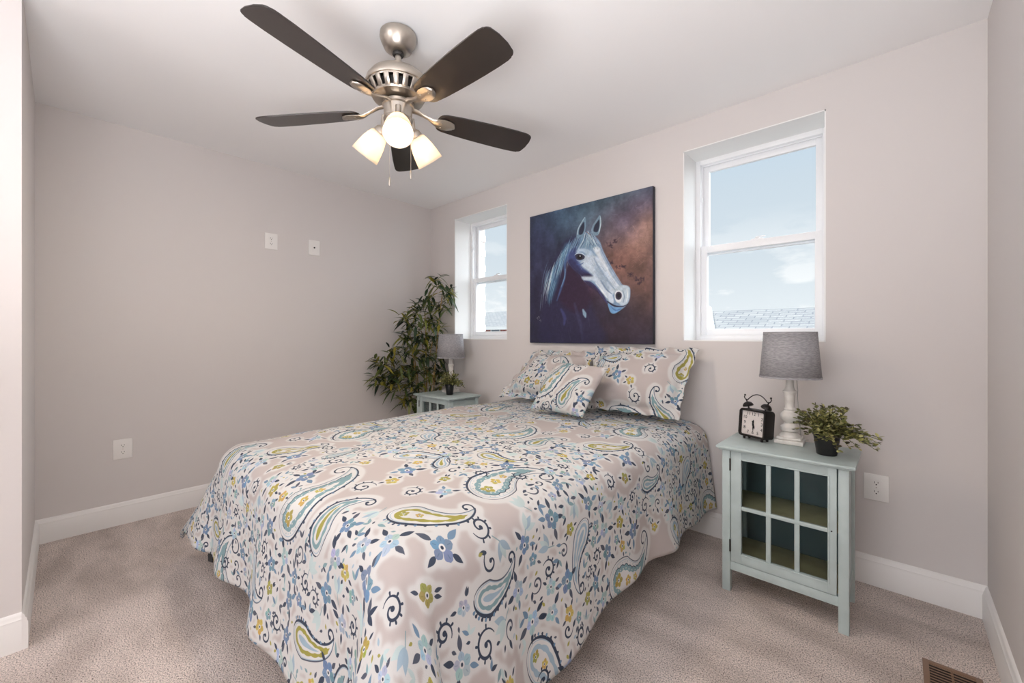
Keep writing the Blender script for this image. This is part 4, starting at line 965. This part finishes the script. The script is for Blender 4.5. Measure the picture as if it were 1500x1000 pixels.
# ================================================================ alarm clock
def clock():
    r = empty('alarm_clock', (2.992, -.318, .6565), 0, 'black square twin-bell alarm clock with white dial on the right nightstand', 'clock')
    r.rotation_euler = (math.radians(-5), 0, math.radians(-24)); W_, H_, D_ = .136, .132, .064; z0 = .012
    def rr(w_, h_, rad, n_=6):
        pts = []
        for cx, cy, a0 in ((w_/2-rad, h_/2-rad, 0), (-w_/2+rad, h_/2-rad, 90), (-w_/2+rad, -h_/2+rad, 180), (w_/2-rad, -h_/2+rad, 270)):
            for i in range(n_+1): a = math.radians(a0+90*i/n_); pts.append((cx+rad*math.cos(a), cy+rad*math.sin(a)))
        return pts
    Rx = Matrix.Translation((0, 0, z0+H_/2)) @ Matrix.Rotation(PI/2, 4, 'X')        # prism z -> -y (front)
    b = MB(); out_, in_ = rr(W_, H_, .016), rr(W_-.020, H_-.020, .006)
    rings = []
    for pts, zz in ((out_, -D_/2), (out_, D_/2-.004), ([(x*.975, y*.975) for x, y in out_], D_/2), (in_, D_/2), (in_, D_/2-.014)): rings.append([b.bm.verts.new(Rx @ Vector((x, y, zz))) for x, y in pts])
    n_ = len(out_)
    for a, c in zip(rings, rings[1:]):
        for i in range(n_): b.bm.faces.new((a[i], a[(i+1) % n_], c[(i+1) % n_], c[i]))
    b.bm.faces.new(rings[0][::-1]); b.build('case', M_BLACK, r, ang=50)
    dial = MB().prism(in_, D_/2-.017, D_/2-.012, Rx).build('dial', mat('dial_paper', (226, 212, 206), .6, var=.06, vscale=30), r)
    txt = []
    for i in range(1, 13):
        a = math.radians(90-30*i); rad = .043; k = min(1/abs(math.cos(a)) if abs(math.cos(a)) > 1e-3 else 9, 1/abs(math.sin(a)) if abs(math.sin(a)) > 1e-3 else 9); k = min(k, 1.22)
        cu = bpy.data.curves.new('n', 'FONT'); cu.body = str(i); cu.size = .021; cu.align_x = 'CENTER'; cu.align_y = 'CENTER'; cu.extrude = .0003
        to = bpy.data.objects.new('n', cu); COL.objects.link(to); bpy.context.view_layer.update()
        me = bpy.data.meshes.new_from_object(to.evaluated_get(bpy.context.evaluated_depsgraph_get())); me.transform(Rx @ Matrix.Translation((rad*k*math.cos(a), rad*k*math.sin(a), D_/2-.0116))); txt.append(me)
        bpy.data.objects.remove(to); bpy.data.curves.remove(cu)
    nb = MB()
    for me in txt: nb.bm.from_mesh(me); bpy.data.meshes.remove(me)
    nb.build('numerals', M_TAG, dial, smooth=False)
    def hand(ang, L, w_):
        m = Rx @ Matrix.Rotation(math.radians(ang), 4, 'Z'); h = MB(); h.prism([(-w_, -.012), (w_, -.012), (w_*1.6, L*.55), (0, L), (-w_*1.6, L*.55)], D_/2-.0108, D_/2-.0098, m); h.build('clock_hand', M_TAG, dial, smooth=False)
    hand(183, .040, .0016); hand(198, .028, .0026); hand(-5, .018, .0028)
    MB().prism([(.004*math.cos(t), .004*math.sin(t)) for t in np.linspace(0, 2*PI, 13)[:-1]], D_/2-.010, D_/2-.0085, Rx).build('centre_pin', M_TAG, dial)
    MB().prism(rr(W_-.022, H_-.022, .005), D_/2-.0055, D_/2-.0045, Rx).build('crystal', M_GLASS, r)
    for s_ in (-1, 1):
        m = Matrix.Translation((s_*.040, .0, z0+H_-.002)) @ Matrix.Rotation(s_*math.radians(22), 4, 'Y')
        g = MB().lathe([(.0035, 0), (.0035, .020)], 12, m); st_ = g.build('bell_post', M_BLACK, r)
        MB().lathe([(.023, .014), (.024, .0165), (.022, .023), (.016, .030), (.008, .034), (.003, .035), (.003, .043), (.0045, .046), (.002, .049)], 24, m).build('bell', M_BLACK, r)
        for fy in (-.016, .020): MB().lathe([(.005, 0), (.006, .004), (.006, .014)], 12, Matrix.Translation((s_*.045, fy, 0))).build('foot', M_BLACK, r)
    zt = z0+H_+.040; pts = []
    for i in range(21):
        t = i/20*2-1; pts.append((t*.050, 0, zt+.030*(1-t*t)))
    L_ = [(-.066, 0, zt+.020), (-.069, 0, zt+.012), (-.064, 0, zt+.003), (-.056, 0, zt-.001)]
    b = MB().tube(L_+pts+[(-p[0], p[1], p[2]) for p in L_[::-1]], .0024, 8); b.sphere((-.066, 0, zt+.022), .0045).sphere((.066, 0, zt+.022), .0045)
    b.build('carry_handle', M_BLACK, r)
clock()

# ================================================================ potted plants
def leaf_round(bm, p, d, up, L, wd):
    d = d.normalized(); s_ = d.cross(up)
    if s_.length < 1e-3: s_ = Vector((1, 0, 0))
    s_.normalize(); u = s_.cross(d).normalized()
    P = [p, p+d*L*.35+s_*wd*.5+u*wd*.12, p+d*L*.75+s_*wd*.42+u*wd*.1, p+d*L, p+d*L*.75-s_*wd*.42+u*wd*.1, p+d*L*.35-s_*wd*.5+u*wd*.12]
    c = bm.verts.new(p+d*L*.5); V = [bm.verts.new(q) for q in P]
    for i in range(6): bm.faces.new((V[i], V[(i+1) % 6], c))
def small_plant():
    r = empty('potted_plant', (0, 0, 0)); rnd = random.Random(4)
    MB().lathe([(.033, 0), (.035, .002), (.046, .078), (.049, .080), (.0495, .092), (.047, .093), (.044, .080)], 32, cap1=True).build('pot', M_POT, r)
    MB().lathe([(.0435, .0801), (.043, .084), (.0, .087)], 24, cap1=False).build('soil', M_SOIL, r)
    st_ = MB(); fo = bmesh.new()
    for k in range(92):
        az = rnd.uniform(0, 2*PI); el = rnd.uniform(-.25, 1.5); L = rnd.uniform(.075, .125)
        if k > 80: az = rnd.uniform(-1.3, .1); el = rnd.uniform(-.35, .1); L = .15
        d = Vector((math.cos(az)*math.cos(el), math.sin(az)*math.cos(el), math.sin(el)*.92)); p = Vector((math.cos(az)*.018, math.sin(az)*.018, .082)); pts = [p.copy()]
        v = (d+Vector((0, 0, .9))).normalized()
        for i in range(9):
            v = (v*.72+d*.28+Vector((rnd.uniform(-.1, .1), rnd.uniform(-.1, .1), -.02*i))).normalized(); p = p+v*L/9; pts.append(p.copy())
            if i > 1:
                for s_ in (0, 1):
                    a = rnd.uniform(0, 6.28); o_ = Vector((math.cos(a), math.sin(a), rnd.uniform(-.2, .8)))
                    leaf_round(fo, p, (v*.5+o_).normalized(), Vector((rnd.uniform(-.5, .5), rnd.uniform(-.5, .5), 1)), rnd.uniform(.014, .023), rnd.uniform(.011, .018))
        leaf_round(fo, p, v, Vector((0, 0, 1)), .014, .010); st_.tube(pts, .0009, 4)
    st_.build('stems', M_STEM, r)
    for f_ in fo.faces: f_.smooth = True
    me = bpy.data.meshes.new('foliage'); fo.to_mesh(me); fo.free(); me.materials.append(M_LEAFS); o = bpy.data.objects.new('foliage', me); COL.objects.link(o); o.parent = r
    return r
sp_ = small_plant(); sp_.location = (3.272, -.388, .6565); tag(sp_, 'small leafy green plant in a black pot on the right nightstand', 'potted plant', 'small potted plants on the nightstands')
s2 = copy_tree(sp_); s2.location = (.712, -.330, .6565); s2.rotation_euler.z = 2.2; s2.scale = (.8, .8, .95); tag(s2, 'small leafy green plant in a black pot on the left nightstand')

CLUSTERS = [(0.374, -0.208, 1.654), (0.41, -0.117, 1.558), (0.274, -0.227, 1.482), (0.319, -0.119, 1.435), (0.298, -0.364, 1.398), (0.242, -0.47, 1.316), (0.27, -0.389, 1.237), (0.287, -0.259, 1.29), (0.346, -0.187, 1.265), (0.241, -0.442, 1.151), (0.292, -0.315, 1.126), (0.303, -0.179, 1.112), (0.184, -0.531, 1.01), (0.233, -0.408, 1.002), (0.313, -0.3, 0.976), (0.382, -0.199, 0.962), (0.177, -0.662, 0.924), (0.178, -0.569, 0.829), (0.214, -0.466, 0.867), (0.243, -0.356, 0.838), (0.272, -0.226, 0.813), (0.319, -0.103, 0.808), (0.134, -0.65, 0.765), (0.175, -0.526, 0.697), (0.228, -0.418, 0.717), (0.317, -0.333, 0.692), (0.34, -0.182, 0.687), (0.237, -0.439, 0.571), (0.185, -0.484, 0.793), (0.281, -0.201, 0.523), (0.257, -0.336, 0.537)]
def bamboo():
    ox, oy = .25, -.26; r = empty('bamboo_plant', (ox, oy, 0), 0, 'tall artificial bamboo plant with green leaves in the far corner behind the left nightstand', 'plant'); rnd = random.Random(7); o = Vector((ox, oy, 0))
    MB().lathe([(.085, 0), (.09, .004), (.115, .19), (.122, .192), (.122, .21), (.115, .212), (.108, .19)], 32, cap1=True).build('pot', M_POT, r)
    MB().lathe([(.107, .1905), (.10, .198), (.0, .20)], 24, cap1=False).build('soil', M_SOIL, r)
    canes = [((.30, -.20), (.365, -.13), 1.60), ((.24, -.22), (.29, -.28), 1.38), ((.20, -.26), (.22, -.42), 1.26), ((.28, -.29), (.32, -.22), 1.10), ((.23, -.30), (.24, -.38), .98), ((.19, -.20), (.18, -.24), 1.2), ((.32, -.26), (.37, -.22), .92)]
    C_ = []
    for (bx, by), (tx, ty), h in canes:
        pts = []; rs = []
        for i in range(27):
            t = i/26; x = bx+(tx-bx)*t*t; y = by+(ty-by)*t*t; pts.append((x-ox, y-oy, .195+(h-.195)*t)); rs.append((.0075 if i % 4 == 0 else .0062)*(1-.45*t))
        MB().tube(pts, rs, 10).build('cane', M_CANE, r); C_.append([Vector(p) for p in pts])
    fo = bmesh.new()
    for c in CLUSTERS:
        c = Vector(c)-o
        best = min((p for L_ in C_ for p in L_ if p.z < c.z-.02 or p is L_[0]), key=lambda p: (p-c).length+abs(p.z-(c.z-.12))*.6)
        mid = (best+c)/2+Vector((rnd.uniform(-.02, .02), rnd.uniform(-.02, .02), .03)); MB().tube([best, mid, c], [.002, .0016, .001], 5).build('twig', M_STEM, r)
        q0 = (c-best); q0.z *= .3
        for k in range(34):
            a = rnd.uniform(0, 2*PI); el = rnd.uniform(-.9, .75); d = Vector((math.cos(a)*math.cos(el), math.sin(a)*math.cos(el), math.sin(el)))+q0*1.2; d.normalize()
            p = c+Vector((rnd.uniform(-.045, .045), rnd.uniform(-.045, .045), rnd.uniform(-.05, .05))); L = rnd.uniform(.075, .135)*(1.1 if k % 5 == 0 else 1); wd = L*rnd.uniform(.10, .15)
            if (p+d*L).x+ox < .012: d.x = abs(d.x)*.4; d.normalize()
            if (p+d*L).y+oy > -.012: d.y = -abs(d.y)*.4; d.normalize()
            if (p+d*L).x+ox < .012 or (p+d*L).y+oy > -.012: continue
            wp = p+d*L*.6+o
            if .86 < wp.z < 1.22 and math.hypot(wp.x-.585, wp.y+.214) < .17: continue
            if wp.z < .72 and wp.x > .34 and wp.y > -.56: continue
            s_ = d.cross(Vector((rnd.uniform(-.4, .4), rnd.uniform(-.4, .4), 1))).normalized(); u = s_.cross(d); prev = None; drp = rnd.uniform(.1, .4)
            rows = []
            for i in range(6):
                t = i/5; ww = wd*(.25+.75*math.sin(min(1, t*1.9)*PI/2))*(1-t**2.4)+.0004; pc = p+d*L*t+Vector((0, 0, -drp*L*t*t))
                rows.append([fo.verts.new(pc+s_*ww+u*ww*.35), fo.verts.new(pc), fo.verts.new(pc-s_*ww+u*ww*.35)])
            for A_, B_ in zip(rows, rows[1:]): fo.faces.new((A_[0], A_[1], B_[1], B_[0])); fo.faces.new((A_[1], A_[2], B_[2], B_[1]))
    for f_ in fo.faces: f_.smooth = True
    me = bpy.data.meshes.new('foliage'); fo.to_mesh(me); fo.free(); me.materials.append(M_LEAFB); ob = bpy.data.objects.new('foliage', me); COL.objects.link(ob); ob.parent = r
bamboo()

# ================================================================ wall plates and floor register
def plate(name, loc, rz, label, cat, group=None, kind='duplex', w_=.088, h_=.120):
    r = empty(name, loc, rz, label, cat, group)                  # local front is -y
    MB().box(-w_/2, w_/2, -.0065, -.0005, -h_/2, h_/2, .0028, 3).build('cover_plate', M_PLATE, r)
    if kind == 'duplex':
        for s_ in (-1, 1):
            z = s_*.0205
            pts = [(x, y) for x, y in ((.017*math.cos(t), max(-.0135, min(.0135, .0175*math.sin(t)))) for t in np.linspace(0, 2*PI, 29)[:-1])]
            f = MB().prism(pts, .0055, .0082, Matrix.Translation((0, 0, z)) @ Matrix.Rotation(PI/2, 4, 'X')).build('receptacle', M_PLATE, r)
            d = MB().box(-.0072, -.0052, -.0088, -.0078, z-.001, z+.0075).box(.0050, .0070, -.0088, -.0078, z, z+.0070); d.lathe([(.0026, .0078), (.0026, .0088)], 12, Matrix.Translation((0, 0, z-.0065)) @ Matrix.Rotation(PI/2, 4, 'X')); d.build('slots', M_DARK, f)
        MB().lathe([(.0024, .006), (.002, .0078)], 10, Matrix.Rotation(PI/2, 4, 'X')).build('screw', M_NICKEL, r)
    else:
        MB().box(-.0165, .0165, -.0080, -.0055, -.033, .033, .001).build('insert', M_PLATE, r)
        MB().lathe([(.0062, .007), (.0062, .011), (.0045, .0112), (.0045, .016)], 14, Matrix.Rotation(PI/2, 4, 'X')).build('coax_jack', M_HINGE, r)
    return r
plate('power_outlet', (0, -2.301, .459), PI/2, 'white duplex outlet low on the left wall near the baseboard', 'outlet', 'white duplex outlets')
plate('power_outlet', (0, -1.477, 1.868), PI/2, 'white duplex outlet high on the left wall beside the cable jack', 'outlet', 'white duplex outlets')
plate('cable_jack', (0, -1.160, 1.868), PI/2, 'white cable jack plate high on the left wall, right of an outlet', 'wall jack', None, 'coax')
plate('power_outlet', (3.417, 0, .452), 0, 'white duplex outlet on the back wall right of the nightstand', 'outlet', 'white duplex outlets')

vr = empty('floor_vent', (3.625, -.640, 0), 0, 'brown metal floor register set in the carpet by the right baseboard', 'floor vent')
hx, hy = .072, .165
f = MB().box(-hx, -hx+.016, -hy, hy, .0005, .008, .002).box(hx-.016, hx, -hy, hy, .0005, .008, .002).box(-hx+.015, hx-.015, -hy, -hy+.016, .0005, .008, .002).box(-hx+.015, hx-.015, hy-.016, hy, .0005, .008, .002); f.build('register_frame', M_VENT, vr)
lv = MB()
for k in range(19):
    y = -hy+.024+k*(2*hy-.048)/18; lv.box(-hx+.015, hx-.015, -.0035, .0035, -.0008, .0008, M=Matrix.Translation((0, y, .0062)) @ Matrix.Rotation(-.25, 4, 'X'))
lv.box(-.003, .003, -hy+.016, hy-.016, .001, .003)
lv.build('louvers', M_VENT, vr, smooth=False)
MB().box(-hx+.014, hx-.014, -hy+.014, hy-.014, .0003, .0012).build('duct_opening', M_DARK, vr)
